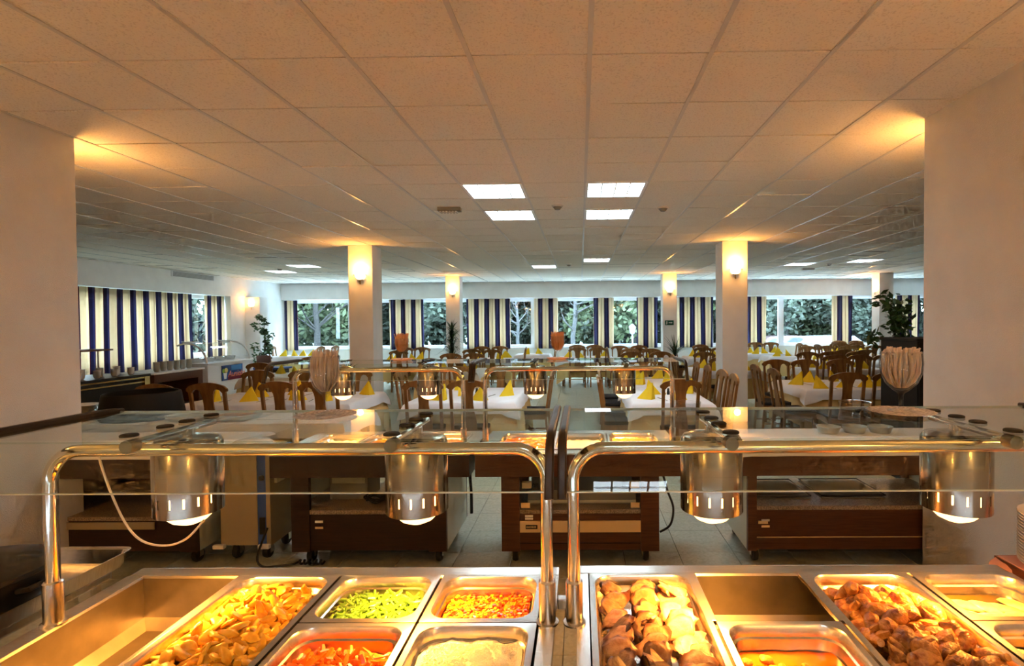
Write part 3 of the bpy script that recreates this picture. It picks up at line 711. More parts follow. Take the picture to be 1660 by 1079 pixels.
table(-5.1, -4.0, 13.2, 14.1, 'left of the bushy palm', {'N': [(-4.45, 12.9)], 'S': [(-4.8, 14.45), (-4.36, 14.55)]}, Q4, 37, False)
table(-9.15, -7.95, 15.4, 16.3, 'in the far left corner', {'E': [(-9.45, 15.6), (-9.45, 16.1)], 'W': [(-7.70, 15.65), (-7.5, 16.15)]}, [(.25, .3, 'first'), (.5, .4, 'second'), (.7, .4, 'third'), (.9, .4, 'fourth')], 39, False)
table(-6.0, -4.9, 9.3, 10.3, 'left of the left middle column', {'N': [(-5.5, 9.0)], 'W': [(-4.6, 9.8)], 'S': [(-5.4, 10.6)]}, Q4, 41, False)
table(-3.1, -2.0, 10.1, 11.1, 'right of the left middle column', {'N': [(-2.8, 9.8), (-2.25, 9.8)], 'S': [(-2.8, 11.4), (-2.3, 11.4)]}, Q4, 43, False)

# ------------------------------------------------------------------ plants
def pot(t, r, h, m='terracotta'):
    MB().lathe([(0, 0), (r * .7, 0), (r, h), (r * 1.06, h), (r * 1.06, h - .04), (r * .93, h - .04), (r * .93, h - .06), (0, h - .06)], 20).build('pot', m, t, True)
def blades(n, length, width, z, spread, seed, up=.8):
    rnd = random.Random(seed); m = MB()
    for k in range(n):
        a = rnd.uniform(0, 2 * PI); L_ = length * rnd.uniform(.6, 1.1); tilt = rnd.uniform(.1, 1) * spread; w = width * rnd.uniform(.7, 1.2)
        d = Vector((math.cos(a), math.sin(a), 0)); sd = Vector((-d.y, d.x, 0)); p = []
        for i in range(6):
            s = i / 5; r_ = L_ * s * math.sin(tilt * (.5 + s * .6)); hh = L_ * s * math.cos(tilt * (.5 + s * .7)) * up
            p.append((d * r_ + Vector((0, 0, z + hh)), w * math.sin(PI * min(.98, .25 + s * .74))))
        o = len(m.v)
        for c, ww in p: m.v += [tuple(c - sd * ww), tuple(c + sd * ww)]
        m.f += [(o + 2 * i, o + 2 * i + 1, o + 2 * i + 3, o + 2 * i + 2) for i in range(5)]
    return m
t = thing('potted_plant', 'spiky dark dracaena at the foot of the left middle column', 'plant', (-3.66, 8.10, 0))
pot(t, .2, .85, 'brownpanel'); o = blades(46, .62, .016, .80, 1.35, 3).build('leaves', 'leaf', t); MB().tube([(0, 0, .78), (0, 0, 1.0)], .03, 8).build('stem', 'trunk', t)
t = thing('potted_plant', 'bushy dark palm before the far left column', 'plant', (-3.44, 14.15, 0))
pot(t, .22, .4); m = MB()
for k in range(9):
    b = blades(26, .5, .018, .55 + k * .115, 1.5, 30 + k); m.add(b.v, b.f)
m.build('leaves', 'leaf', t); MB().tube([(0, 0, .35), (0, 0, 1.5)], .04, 8).build('stem', 'trunk', t)
t = thing('potted_plant', 'fan palm below the green exit sign', 'plant', (2.46, 13.85, 0))
pot(t, .2, .4); blades(40, .75, .014, .78, 1.1, 9).build('leaves', 'leaf', t); MB().tube([(0, 0, .35), (0, 0, .85)], .035, 8).build('stem', 'trunk', t)
def ficus(x, y, label, z0, z1, r, n, seed, lean=0):
    t = thing('potted_plant', label, 'plant', (x, y, 0)); pot(t, .18, .35)
    rnd = random.Random(seed); m = MB()
    m.tube([(0, 0, .3), (.02, 0, z0), (lean * .5, .02, (z0 + z1) / 2), (lean, 0, z1 - .1)], [.025, .02, .014, .006], 6)
    m.build('stem', 'trunk', t)
    bl = [(lean * f + rnd.gauss(0, r * .5), rnd.gauss(0, r * .5), z0 + (z1 - z0) * f, r * rnd.uniform(.35, .6)) for f in [i / 9 for i in range(10)]]
    leafmass(n, bl, .055, seed).build('leaves', 'leaf2', t)
ficus(-8.95, 14.9, 'slim ficus at the left window pier', .7, 1.9, .24, 420, 4)
ficus(-8.5, 14.0, 'small leafy plant beside the brown menu board', .55, 1.1, .25, 200, 8)
ficus(4.0, 6.75, 'leafy ficus behind the black cabinet', 1.3, 1.93, .28, 330, 6, -.1)
t = thing('tall_cabinet', 'tall black cabinet beside the right cream pier', 'cabinet', (3.34, 5.3, 0))
B(0, .8, 0, .64, 0, 1.465, b=.006).build('body', 'cabinet', t); B(-.012, .812, -.012, .652, 1.465, 1.49, b=.006).build('top_board', 'cabinet', t)
for a, b in ((.012, .395), (.405, .788)):
    d = B(a, b, -.018, 0, .08, 1.45, b=.004).build('door', 'cabinet', t)
    B((b if a < .2 else a + .04) - .03, (b if a < .2 else a + .04) - .018, -.032, -.018, .8, .95).build('handle', 'black', d)

# ------------------------------------------------------------------ drinks station along the left
t = thing('coffee_counter', 'black topped counter with brass corners beside the left pier', 'counter', (-7.1, 6.9, 0))
B(-.8, -.03, 0, 1.72, .1, .82).build('body', 'black', t); B(-.85, .02, -.02, 1.74, .86, .90, b=.008).build('top', 'black', t)
B(-.02, .012, 0, 1.72, .835, .855).build('brass_rail', 'brass', t); B(-.02, .01, 0, 1.72, .765, .785).build('brass_rail', 'brass', t)
for y in (0.0, 1.62): B(-.03, .018, y, y + .1, .66, .86).build('brass_corner', 'brass', t)
B(-.72, -.1, .05, 1.65, 0, .1).build('plinth', 'black', t)
t = thing('display_shelf', 'dark raised shelf on posts above the black coffee counter', 'shelf', (-7.55, 7.5, .90))
B(-.2, .2, -.45, .75, .40, .425, b=.004).build('board', 'brownpanel', t)
for y in (-.4, .7): MB().tube([(0, y, 0), (0, y, .4)], .012, 8).build('post', 'chrome', t, True)
B(-.19, -.184, -.44, .74, .05, .38).build('glass_back', 'clear', t)
PLM = MB().lathe([(0, 0), (.07, 0), (.13, .018), (.132, .021), (.07, .006), (0, .006)], 24).mesh('dinner_plate', 'porcelain', True)
for k in range(3):
    o = link('dinner_plate', PLM, None, (-7.55, 7.65, 1.327 + k * .008)); tag(o, 'pale plate in the small pile on the raised dark shelf', 'plate', 'plates on the raised shelf')
t = thing('cup_table', 'dark wooden side table with pale top holding cup stacks', 'table', (-7.1, 8.72, 0))
B(-.75, 0, 0, 1.2, .86, .89, b=.005).build('top', 'whitecloth', t); B(-.72, -.02, .03, 1.17, .72, .86).build('apron', 'mahog', t)
B(-.72, -.02, .03, .12, 0, .72).build('side_panel', 'mahog', t); B(-.72, -.02, 1.05, 1.17, 0, .72).build('side_panel', 'mahog', t); B(-.72, -.06, .12, 1.05, .25, .28).build('shelf', 'mahogd', t); B(-.72, -.70, .12, 1.05, 0, .72).build('back_panel', 'black', t)
CUP = MB().lathe([(0, 0), (.03, 0), (.042, .02), (.048, .055), (.046, .055), (.038, .02), (0, .008)], 16).mesh('coffee_cup', 'cup', True)
CUPW = MB().lathe([(0, 0), (.03, 0), (.042, .02), (.048, .055), (.046, .055), (.038, .02), (0, .008)], 16).mesh('glass_cup', 'porcelain', True)
for k in range(6):
    for q in range(5):
        o = link('coffee_cup', CUP, None, (-7.26 + .0 * k, 8.98 + k * .15, .892 + q * .028)); tag(o, 'grey cup in the %s stack on the dark side table' % ORD[k], 'cup', 'cups in the %s stack' % ORD[k])
for k in range(7):
    for q in range(3 + (k % 2)):
        o = link('glass_cup', CUPW, None, (-7.25 - .1 * (k % 2), 7.55 + k * .15, .902 + q * .03)); tag(o, 'pale cup in %s stack on the black coffee counter' % ORD[k], 'cup', 'pale cups on the coffee counter, %s stack' % ORD[k])
t = thing('ice_cream_freezer', 'white ice cream freezer with curved glass canopy and colourful sign', 'freezer', (-7.1, 10.0, 0))
B(-.75, 0, 0, 1.4, .08, .93, b=.015).build('body', 'paint_w', t); B(-.70, -.05, .04, 1.36, 0, .08).build('plinth', 'black', t); B(-.76, .02, -.01, 1.41, .93, .955, b=.008).build('ledge', 'paint_w', t); B(-.01, .006, .02, 1.38, .5, .52).build('trim_line', 'whiteframe', t)
prof = arc((-.42, .955), .38, 0, PI / 2 + .5, 10, lambda a, b: (a, b))
for y in (.03, 1.35): MB().tube([(a, y, b) for a, b in prof], .018, 8).build('hoop', 'porcelain', t, True)
m = MB()
for (a, b) in prof: m.v += [(a - .004, .05, b), (a - .004, 1.33, b)]
m.f = [(2 * i, 2 * i + 1, 2 * i + 3, 2 * i + 2) for i in range(len(prof) - 1)]; m.build('glass_canopy', 'clear', t, True)
for k in range(4): MB().lathe([(0, 0), (.12, 0), (.14, .08), (.135, .08), (.11, .01), (0, .01)], 16, (-.4, .22 + k * .32, .955)).build('ice_cream_tub', 'steel', t, True)
s = B(0, .01, .38, 1.02, .60, .90).build('sign', 'blue', t, loc=None); s.location = (.004, 0, -.02)
B(.01, .012, .55, 1.02, .60, .70).build('sign_band', mat('sign_red', (.22, .012, .05), .5), s)
B(.01, .0125, .66, .98, .79, .89).build('sign_sky', mat('sign_sky_blue', (.05, .25, .60), .5), s)
MB().lathe([(0, 0), (.035, 0), (.055, .12), (0, .12)], 12).xf(Matrix.Translation((.012, .47, .63)) @ Matrix.Scale(.06, 4, (1, 0, 0))).build('sundae_cup', 'white', s)
for (yy, zz, r, c) in ((.43, .79, .045, (.35, .55, .05)), (.50, .80, .05, (.85, .70, .20)), (.47, .74, .04, (.25, .06, .03))):
    MB().lathe([(0, 0), (r, 0), (r, .003), (0, .003)], 16).xf(Matrix.Translation((.010, yy, zz)) @ Matrix.Rotation(R(90), 4, 'Y')).build('sundae_scoop', mat('sundae_print', c, .5), s)
fc = bpy.data.curves.new('sign_lettering', 'FONT'); fc.body = 'Aunieba'; fc.size = .17; fc.shear = .3; fc.extrude = .001; fc.space_character = .95
fc.materials.append(mat('sign_letter_red', (.90, .30, .16), .5))
lettering('sign_lettering', fc, s, (.0135, .545, .665), (R(90), 0, R(90)))
for y, a in ((10.05, .06), (11.05, -.1)):
    o = link('serving_dish', MB().lathe([(0, 0), (.09, 0), (.15, .03), (.145, .032), (.085, .008), (0, .008)], 20).mesh('serving_dish', 'porcelain', True), None, (-7.55 + a * 0, y + .12, 1.337))
    tag(o, 'shallow pale dish on top of the freezer canopy, %s end' % ('near' if y < 10.5 else 'far'), 'dish')
t = thing('menu_board', 'dark brown board standing on a blue-topped stand past the freezer', 'board', (-6.9, 11.75, 0))
B(-.35, .35, -.2, .2, .70, .74, b=.005).build('stand_top', 'blue', t); B(-.3, .3, -.15, .15, 0, .70).build('stand_body', 'mahogd', t); B(-.33, -.02, -.02, .02, .74, 1.0, b=.004).xf(Matrix.Identity(4)).build('panel', 'brownpanel', t)

# ------------------------------------------------------------------ buffet units
def rrect(x0, x1, y0, y1, r, n=6):
    p = []
    for cx_, cy_, a in ((x1 - r, y1 - r, 0), (x0 + r, y1 - r, PI / 2), (x0 + r, y0 + r, PI), (x1 - r, y0 + r, 3 * PI / 2)):
        p += [(cx_ + r * math.cos(a + PI / 2 * i / n), cy_ + r * math.sin(a + PI / 2 * i / n)) for i in range(n + 1)]
    return p
def pan_mesh(w, d, depth, rad=.05):
    """gastronorm pan: square flange, rounded opening, sloping walls; origin at the centre of the rim"""
    m = MB(); a, b = w / 2, d / 2
    rings = [(rrect(-a, a, -b, b, .004), -.006), (rrect(-a, a, -b, b, .004), 0), (rrect(-a + .016, a - .016, -b + .016, b - .016, rad), .0015), (rrect(-a + .020, a - .020, -b + .020, b - .020, rad), -.004),
             (rrect(-a + .022, a - .022, -b + .022, b - .022, rad), -.028), (rrect(-a + .027, a - .027, -b + .027, b - .027, rad), -.032), (rrect(-a + .033, a - .033, -b + .033, b - .033, rad), -depth + .012), (rrect(-a + .045, a - .045, -b + .045, b - .045, rad * .8), -depth)]
    n = len(rings[0][0])
    for p, z in rings: m.v += [(x, y, z) for x, y in p]
    for k in range(len(rings) - 1): m.f += [(k * n + i, k * n + (i + 1) % n, (k + 1) * n + (i + 1) % n, (k + 1) * n + i) for i in range(n)]
    m.f.append(tuple((len(rings) - 1) * n + i for i in range(n)))
    return m
def pan(x0, x1, y0, y1, z, depth, label, group=None):
    o = pan_mesh(x1 - x0, y1 - y0, depth).build('food_pan', 'steel', None, True, ((x0 + x1) / 2, (y0 + y1) / 2, z))
    return tag(o, label, 'food pan', group or 'steel food pans in the near counters')
def sheet(x0, x1, y0, y1, z, fn, m, n=26, rad=.045):
    """an uneven food or liquid surface inside a pan, with a closed skirt below"""
    mb = MB(); nx = n; ny = max(8, int(n * (y1 - y0) / (x1 - x0)))
    for j in range(ny + 1):
        for i in range(nx + 1):
            u, v = i / nx * 2 - 1, j / ny * 2 - 1
            s = 1 - .06 * (abs(u) * abs(v)) ** 3
            x, y = (x0 + x1) / 2 + u * s * (x1 - x0) / 2, (y0 + y1) / 2 + v * s * (y1 - y0) / 2
            mb.v.append((x, y, z + fn(x, y)))
    for j in range(ny):
        for i in range(nx): a = j * (nx + 1) + i; mb.f.append((a, a + 1, a + nx + 2, a + nx + 1))
    return mb
def guard(root, x0, x1, yk, yb, z, posts, ypost, ztop, tilt=.055, drop=.107, rail_z=None):
    """sneeze guard: flat glass shelf, tilted front glass, dark end brackets, bent tube support"""
    B(x0 + .012, x1 - .012, yk + .004, yb, z - .004, z + .004).build('glass_shelf', 'glass', root)
    B(x0 + .012, x1 - .012, yb, yb + .003, z - .004, z + .004).build('shelf_edge', 'glassedge', root)
    m = MB(); m.add([(x, y + o, zz) for x in (x0 + .012, x1 - .012) for (y, zz) in ((yk, z), (yk - tilt, z - drop)) for o in (0, .005)], [(0, 2, 3, 1), (4, 5, 7, 6), (0, 1, 5, 4), (2, 6, 7, 3), (0, 4, 6, 2), (1, 3, 7, 5)]); m.build('front_glass', 'glass', root)
    B(x0 + .012, x1 - .012, yk - tilt - .001, yk - tilt + .006, z - drop - .002, z - drop).build('front_glass_edge', 'glassedge', root)
    for x in (x0, x1):
        path = [(yb + .02, z + .002), (yb - .05, z + .005), (yk + .10, z + .006), (yk + .03, z + .004), (yk - .004, z - .012), (yk - .018, z - .035), (yk - tilt * .75, z - drop * .8), (yk - tilt - .004, z - drop - .016)]
        m = MB(); n = len(path); hw = .0105
        for i, (y, zz) in enumerate(path):
            a = Vector(path[max(0, i - 1)]); b = Vector(path[min(n - 1, i + 1)]); t_ = (b - a).normalized(); nn = Vector((-t_.y, t_.x)) * .012
            e = .75 if i in (0, n - 1) else 1
            for sx, sn in ((-1, -.6), (-.6, -1), (.6, -1), (1, -.6), (1, .6), (.6, 1), (-.6, 1), (-1, .6)): m.v.append((x + sx * hw, y + nn.x * sn * e, zz + nn.y * sn * e))
        for i in range(n - 1): m.f += [(8 * i + k, 8 * i + (k + 1) % 8, 8 * i + 8 + (k + 1) % 8, 8 * i + 8 + k) for k in range(8)]
        m.f += [tuple(range(8)), tuple(8 * (n - 1) + k for k in range(8))]
        m.build('end_bracket', 'bracket', root, True)
    rz = rail_z or z - .052; r = .085
    pts = [(posts[0], ypost, ztop + .10)] + [(posts[0], ypost, rz - r)] + [(posts[0] + r - r * math.cos(a), ypost, rz - r + r * math.sin(a)) for a in [PI / 2 * i / 8 for i in range(1, 9)]]
    pts += [(posts[1] - r + r * math.sin(a), ypost, rz - r + r * math.cos(a)) for a in [PI / 2 * i / 8 for i in range(0, 9)]] + [(posts[1], ypost, ztop + .10)]
    MB().tube(pts, .0165, 14).build('support_tube', 'chrome', root, True)
    for x in posts: MB().lathe([(.03, 0), (.03, .004), (.0225, .006), (.0225, .112), (.019, .116), (.0165, .116)], 20, (x, ypost, ztop)).build('post_collar', 'steel', root, True)
LSEG = 96
def lamp_shade_mesh():
    rr = .086
    prof = [(.02, .215), (.05, .214), (.078, .208), (rr, .195), (rr, .055), (rr, .028), (rr, .0), (rr - .002, 0), (rr - .002, .028), (rr - .002, .055), (rr - .002, .19), (.02, .205)]
    sk = lambda i, k: (k % 6 == 1) and i in (4, 8)
    m = MB().lathe(prof, LSEG, skip=sk)
    return m
SHADE = lamp_shade_mesh().mesh('lamp_shade', 'lamp', True)
BULB = MB().lathe([(.0, -.040), (.022, -.037), (.044, -.027), (.060, -.011), (.067, .008), (.064, .03), (.045, .07), (.03, .10), (0, .11)], 28).mesh('bulb', 'bulb', True)
PADM = MB().lathe([(0, .006), (.017, .006), (.020, .004), (.020, 0), (0, 0)], 20).mesh('glass_pad', 'rubber', True)
def heat_lamp(x, y, z0, zg, ys, label, group, watts):
    """z0: rim height, zg: underside of the glass, ys: depth of the four pads on the glass"""
    t = thing('heat_lamp', label, 'heat lamp', (x, y, z0), 0, group)
    link('lamp_shade', SHADE, t); link('bulb', BULB, t)
    az = zg - z0 - .0105
    MB().tube([(0, ys[0] - y + .005, az), (0, ys[-1] - y + .01, az)], .0095, 12).build('arm', 'chrome', t, True)
    MB().tube([(0, ys[0] - y - .012, az - .006), (0, ys[0] - y + .02, az - .006)], .0165, 16).build('arm_end', 'joint', t, True)
    MB().tube([(0, 0, .205), (0, 0, az)], .018, 12).build('neck', 'chrome', t, True)
    for q in ys: link('glass_pad', PADM, t, (0, q - y, zg - z0 + .009))
    light('heat_bulb', 'SPOT', t, (0, 0, -.055), WARM, watts, .05, (0, 0, 0), R(134), 1.0)
    light('heat_bulb_glow', 'POINT', t, (0, 0, .125), WARM, watts * .03, .02)
    return t

# near counters ------------------------------------------------------
TOP = .88; GZ = 1.40
def near_counter(x0, x1, yb, holes, label, gx0, gx1, posts):
    t = thing('buffet_counter', label, 'buffet counter', (0, 0, 0), 0, 'near buffet counters')
    yf = 1.06; hx0, hx1, hy0, hy1 = holes
    m = MB(); m.box(x0, x1, hy1, yb, TOP - .035, TOP, b=.006); m.box(x0, x1, yf, hy0, TOP - .035, TOP, b=.006); m.box(x0, hx0, hy0, hy1, TOP - .035, TOP); m.box(hx1, x1, hy0, hy1, TOP - .035, TOP)
    m.build('steel_top', 'steel', t)
    # recessed well with sloping radiused walls
    m = MB(); rings = [((hx0, hx1, hy0, hy1), TOP), ((hx0 + .004, hx1 - .004, hy0 + .004, hy1 - .004), TOP - .006), ((hx0 + .006, hx1 - .006, hy0 + .006, hy1 - .006), TOP - .13), ((hx0 + .03, hx1 - .03, hy0 + .03, hy1 - .03), TOP - .16)]
    for (a, b, c, d), z in rings: m.v += [(a, c, z), (b, c, z), (b, d, z), (a, d, z)]
    for k in range(3): m.f += [(4 * k + i, 4 * k + (i + 1) % 4, 4 * k + 4 + (i + 1) % 4, 4 * k + 4 + i) for i in range(4)]
    m.f.append((12, 13, 14, 15)); m.build('well', 'wellsteel', t)
    B(x0 + .03, x1 - .03, yf + .03, yb - .03, .62, TOP - .035 - .13).build('apron', 'mahog', t)
    B(x0 + .16, x1 - .16, yf + .08, yb - .10, .12, .62).build('cabinet_body', 'mahog', t)
    for x in (x0 + .22, x1 - .22):
        for y in (yf + .14, yb - .16): MB().lathe([(0, -.02), (.045, -.02), (.05, 0), (.045, .02), (0, .02)], 14).xf(Matrix.Translation((x, y, .05)) @ Matrix.Rotation(R(90), 4, 'Y')).build('caster', 'rubber', t, True); B(x - .01, x + .01, y - .015, y + .015, .09, .12).build('caster_fork', 'steel', t)
    guard(t, gx0, gx1, 1.26, 1.70, GZ, posts, 1.40, TOP)
    return t
near_counter(-1.455, -.075, 1.725, (-1.405, -.115, 1.12, 1.665), 'left near buffet counter with steel wells and glass sneeze guard', -1.51, -.075, (-1.428, -.094))
near_counter(-.015, 1.352, 1.735, (.018, 1.350 - .004, 1.125, 1.675), 'right near buffet counter with steel wells and glass sneeze guard', -.045, 1.415, (-.002 - .02, 1.30))
t = thing('counter_link', 'dark steel connecting bar between the two near counters', 'connector', (-.045, 1.56, .85))
B(-.029, .029, -.015, .015, -.015, .015, b=.004).build('bar', 'steel', t)
def divider(x, y0, y1, z=TOP + .001):
    o = B(x - .007, x + .007, y0, y1, z - .01, z + .003, b=.002).build('pan_divider', 'steel'); return o
YS = (1.305, 1.42, 1.50, 1.60)
GRP = 'heat lamps over the near counters'
l1 = heat_lamp(-1.128, 1.502, 1.15, GZ - .004, YS, 'polished heat lamp with white cord, leftmost over the near counters', GRP, HEAT_W)
heat_lamp(-.470, 1.502, 1.15, GZ - .004, YS, 'polished heat lamp over the beans and sauce pans', GRP, HEAT_W)
heat_lamp(.368, 1.502, 1.15, GZ - .004, YS, 'polished heat lamp over the roast pork pan', GRP, HEAT_W)
heat_lamp(1.055, 1.502, 1.15, GZ - .004, YS, 'polished heat lamp over the fish pan, rightmost', GRP, HEAT_W)
cp = [(-.17, -.10, .205), (-.165, -.10, .17), (-.14, -.10, .09), (-.10, -.10, 0), (-.06, -.095, -.05), (0, -.09, -.065), (.05, -.08, -.05), (.078, -.05, -.01)]
MB().tube(smooth(cp), .0028, 8).build('power_cord', 'wcable', l1, True)

# pans and food, left counter
ZR = TOP + .004
def scatter(meshes, name, label, cat, group, n, x0, x1, y0, y1, zf, tilt=.5, layers=1, sc=(.85, 1.15), flat=True):
    rnd = random.Random(len(name) * 13 + n); nx = max(1, int(math.sqrt(n * (x1 - x0) / (y1 - y0)))); ny = math.ceil(n / nx); k = 0
    for j in range(ny):
        for i in range(nx):
            if k >= n: return
            x = x0 + (x1 - x0) * (i + .5 + rnd.uniform(-.45, .45)) / nx; y = y0 + (y1 - y0) * (j + .5 + rnd.uniform(-.45, .45)) / ny
            s = rnd.uniform(*sc)
            o = link(name, meshes[k % len(meshes)], None, (x, y, zf(x, y) + rnd.uniform(0, .008)), (rnd.gauss(0, tilt), rnd.gauss(0, tilt), rnd.uniform(0, 2 * PI)), (s, s, s))
            tag(o, label, cat, group); k += 1
pan(-1.080, -.768, 1.125, 1.660, ZR, .065, 'long steel pan of fried potato slices')
pan(-.760, -.446, 1.395, 1.660, ZR, .10, 'steel half pan of green beans')
pan(-.760, -.446, 1.126, 1.391, ZR, .10, 'steel half pan of carrot sticks')
pan(-.438, -.122, 1.395, 1.660, ZR, .10, 'steel half pan of red and yellow vegetable sauce')
pan(-.438, -.122, 1.126, 1.391, ZR, .10, 'steel half pan of white rice')
def mound(cx_, cy_, rx, ry, h): return lambda x, y: h * max(0, 1 - ((x - cx_) / rx) ** 2 - ((y - cy_) / ry) ** 2)
pm = [blob(.023, .019, .0058, .4, k, 2, 1.6, .45).mesh('potato_slice', 'potato', True) for k in range(3)] + [blob(.024, .011, .008, .45, 5 + k, 2, 1.6, .6).mesh('potato_slice', 'potato', True) for k in range(2)]
f_ = mound(-.924, 1.39, .17, .33, .035)
o = sheet(-1.045, -.803, 1.16, 1.625, ZR - .058, lambda x, y: f_(x, y) + .004 * math.sin(x * 190) * math.sin(y * 170), 'potato').build('potato_bed', 'potato', None, True); tag(o, 'bed of fried potatoes under the slices in the long pan', 'potatoes', None, 'stuff')
scatter(pm, 'potato_slice', 'golden fried potato slice in the long steel pan', 'potato slice', 'fried potato slices', 215, -1.05, -.80, 1.15, 1.625, lambda x, y: ZR - .048 + f_(x, y), .55)
scatter(pm, 'potato_slice', 'golden fried potato slice in the long steel pan', 'potato slice', 'fried potato slices', 60, -1.03, -.83, 1.16, 1.60, lambda x, y: ZR - .030 + f_(x, y), .6)
def stick(L_, r, bend, m, name, seg=6):
    return MB().tube([(-L_ / 2, 0, 0), (-L_ / 4, bend * .7, 0), (0, bend, .002), (L_ / 4, bend * .7, 0), (L_ / 2, 0, 0)], [r * .7, r, r, r, r * .7], seg).mesh(name, m, True)
bm_ = [stick(.042, .0042, b, 'bean', 'green_bean') for b in (.002, .005, -.003)]
f_ = mound(-.59, 1.52, .16, .16, .030)
o = sheet(-.725, -.481, 1.43, 1.625, ZR - .066, lambda x, y: f_(x, y), 'bean').build('bean_bed', 'bean', None, True); tag(o, 'bed of green beans below the loose ones', 'beans', None, 'stuff')
scatter(bm_, 'green_bean', 'cut green bean in the rear half pan', 'green bean', 'green beans in the half pan', 290, -.715, -.490, 1.435, 1.610, lambda x, y: ZR - .058 + f_(x, y), .35)
cm_ = [stick(.05, .0068, b, 'carrot', 'carrot_stick', 5) for b in (.001, .003, -.002)]
f_ = mound(-.60, 1.24, .17, .14, .030)
o = sheet(-.725, -.481, 1.16, 1.355, ZR - .068, lambda x, y: f_(x, y), 'carrot').build('carrot_bed', 'carrot', None, True); tag(o, 'bed of carrots below the loose sticks', 'carrots', None, 'stuff')
scatter(cm_, 'carrot_stick', 'orange carrot stick in the front half pan', 'carrot stick', 'carrot sticks in the half pan', 170, -.715, -.490, 1.165, 1.325, lambda x, y: ZR - .058 + f_(x, y), .4)
o = sheet(-.402, -.158, 1.43, 1.625, ZR - .055, lambda x, y: .002 * math.sin(x * 120) * math.sin(y * 140), 'sauce').build('vegetable_sauce', 'sauce', None, True); tag(o, 'tomato sauce in the rear right half pan of the left counter', 'sauce', None, 'stuff')
for mm, nn, sd in (('dice1', 420, 1), ('dice2', 620, 2)):
    rnd = random.Random(sd); m = MB()
    for k in range(nn):
        x, y = rnd.uniform(-.398, -.162), rnd.uniform(1.435, 1.618); s_ = rnd.uniform(.0028, .0052)
        b = MB().box(-s_, s_, -s_, s_, -s_ * .8, s_ * .8).xf(Matrix.Translation((x, y, ZR - .051 + rnd.uniform(0, .006))) @ Matrix.Rotation(rnd.uniform(0, 6), 4, 'Z') @ Matrix.Rotation(rnd.uniform(-.6, .6), 4, 'X')); m.add(b.v, b.f)
    o = m.build('diced_vegetables', mm); tag(o, 'small %s vegetable dice in the sauce pan' % ('red' if sd == 1 else 'yellow'), 'vegetables', None, 'stuff')
f_ = mound(-.28, 1.25, .24, .24, .020)
def ricef(x, y): return f_(x, y) + .004 * mnoise.noise(Vector((x * 60, y * 60, 0))) + .006 * mnoise.noise(Vector((x * 22, y * 22, 3)))
m = sheet(-.409, -.151, 1.153, 1.363, ZR - .046, ricef, 'rice', 50)
rnd = random.Random(3)
for k in range(2600):
    x, y = rnd.uniform(-.395, -.165), rnd.uniform(1.165, 1.348); a = rnd.uniform(0, PI); b = rnd.uniform(-.5, .5); L_ = .0042; w = .0011
    c = Vector((x, y, ZR - .045 + ricef(x, y) + .001)); d = Vector((math.cos(a), math.sin(a), math.sin(b))) * L_; s_ = Vector((-math.sin(a), math.cos(a), 0)) * w; u = Vector((0, 0, w))
    m.add([c - d, c + s_, c + u, c - s_, c + d], [(0, 1, 2), (0, 2, 3), (4, 2, 1), (4, 3, 2)])
o = m.build('steamed_rice', 'rice'); tag(o, 'mound of white rice in the front right half pan', 'rice', None, 'stuff')

# right counter
pan(.022, .346, 1.130, 1.670, ZR, .055, 'long steel pan of sliced roast pork')
pan(.355, .683, 1.130, 1.398, ZR, .10, 'steel half pan of orange stew')
pan(.691, 1.020, 1.130, 1.670, ZR, .065, 'long steel pan of roast chicken pieces')
pan(1.029, 1.346, 1.403, 1.670, ZR, .10, 'rear steel half pan of fish in oil')
pan(1.029, 1.346, 1.130, 1.398, ZR, .10, 'front steel half pan of fish in oil')
divider(.35, 1.402, 1.67); divider(.687, 1.402, 1.67); divider(-1.086, 1.125, 1.66)
for o in [o for o in bpy.data.objects if o.name.startswith('pan_divider')]: o.parent = [q for q in bpy.data.objects if q.name == ('buffet_counter' if o.matrix_basis and min(v.co.x for v in o.data.vertices) < -.5 else 'buffet_counter.001')][0]
pk = [blob(.042, .038, .0058, .55, 20 + k, 3, 1.7, .34).mesh('pork_slice', 'pork', True) for k in range(3)]; pkp = [blob(.046, .040, .0054, .42, 30 + k, 3, 1.7, .34).mesh('pork_slice', 'porkp', True) for k in range(2)]
rnd = random.Random(11)
for c, (cx_, ms, nr, wd) in enumerate(((.091, pk, 10, 'left'), (.182, pk, 12, 'middle'), (.277, pkp, 12, 'right'))):
    for k in range(nr):
        y = 1.165 + (.43 if c != 1 else .45) * k / (nr - 1) + rnd.uniform(-.006, .006)
        x = cx_ + rnd.uniform(-.009, .009) + (.0 if c < 2 else -.018 * k / nr)
        o = link('pork_slice', ms[k % len(ms)], None, (x, y, ZR - .024 + rnd.uniform(-.004, .006)), (R(24) + rnd.gauss(0, .12), rnd.gauss(0, .14), rnd.uniform(-1.5, 1.5)), (rnd.uniform(.85, 1.1), rnd.uniform(.85, 1.1), rnd.uniform(.9, 1.5)))
        tag(o, 'roast pork slice overlapping others in the %s row of the pan' % wd, 'pork slice', 'pork slices in the %s row' % wd)
o = sheet(.390, .648, 1.165, 1.362, ZR - .058, lambda x, y: .0012 * math.sin(x * 80) * math.sin(y * 70), 'stew').build('orange_stew', 'stew', None, True); tag(o, 'glossy orange stew in the half pan behind the pork', 'stew', None, 'stuff')
scatter([blob(.017, .012, .008, .3, 40 + k).mesh('stew_chunk', 'yellowfood', True) for k in range(3)], 'stew_chunk', 'yellow chunk floating in the orange stew', 'stew chunk', 'stew chunks', 26, .40, .64, 1.17, 1.33, lambda x, y: ZR - .060, .3)
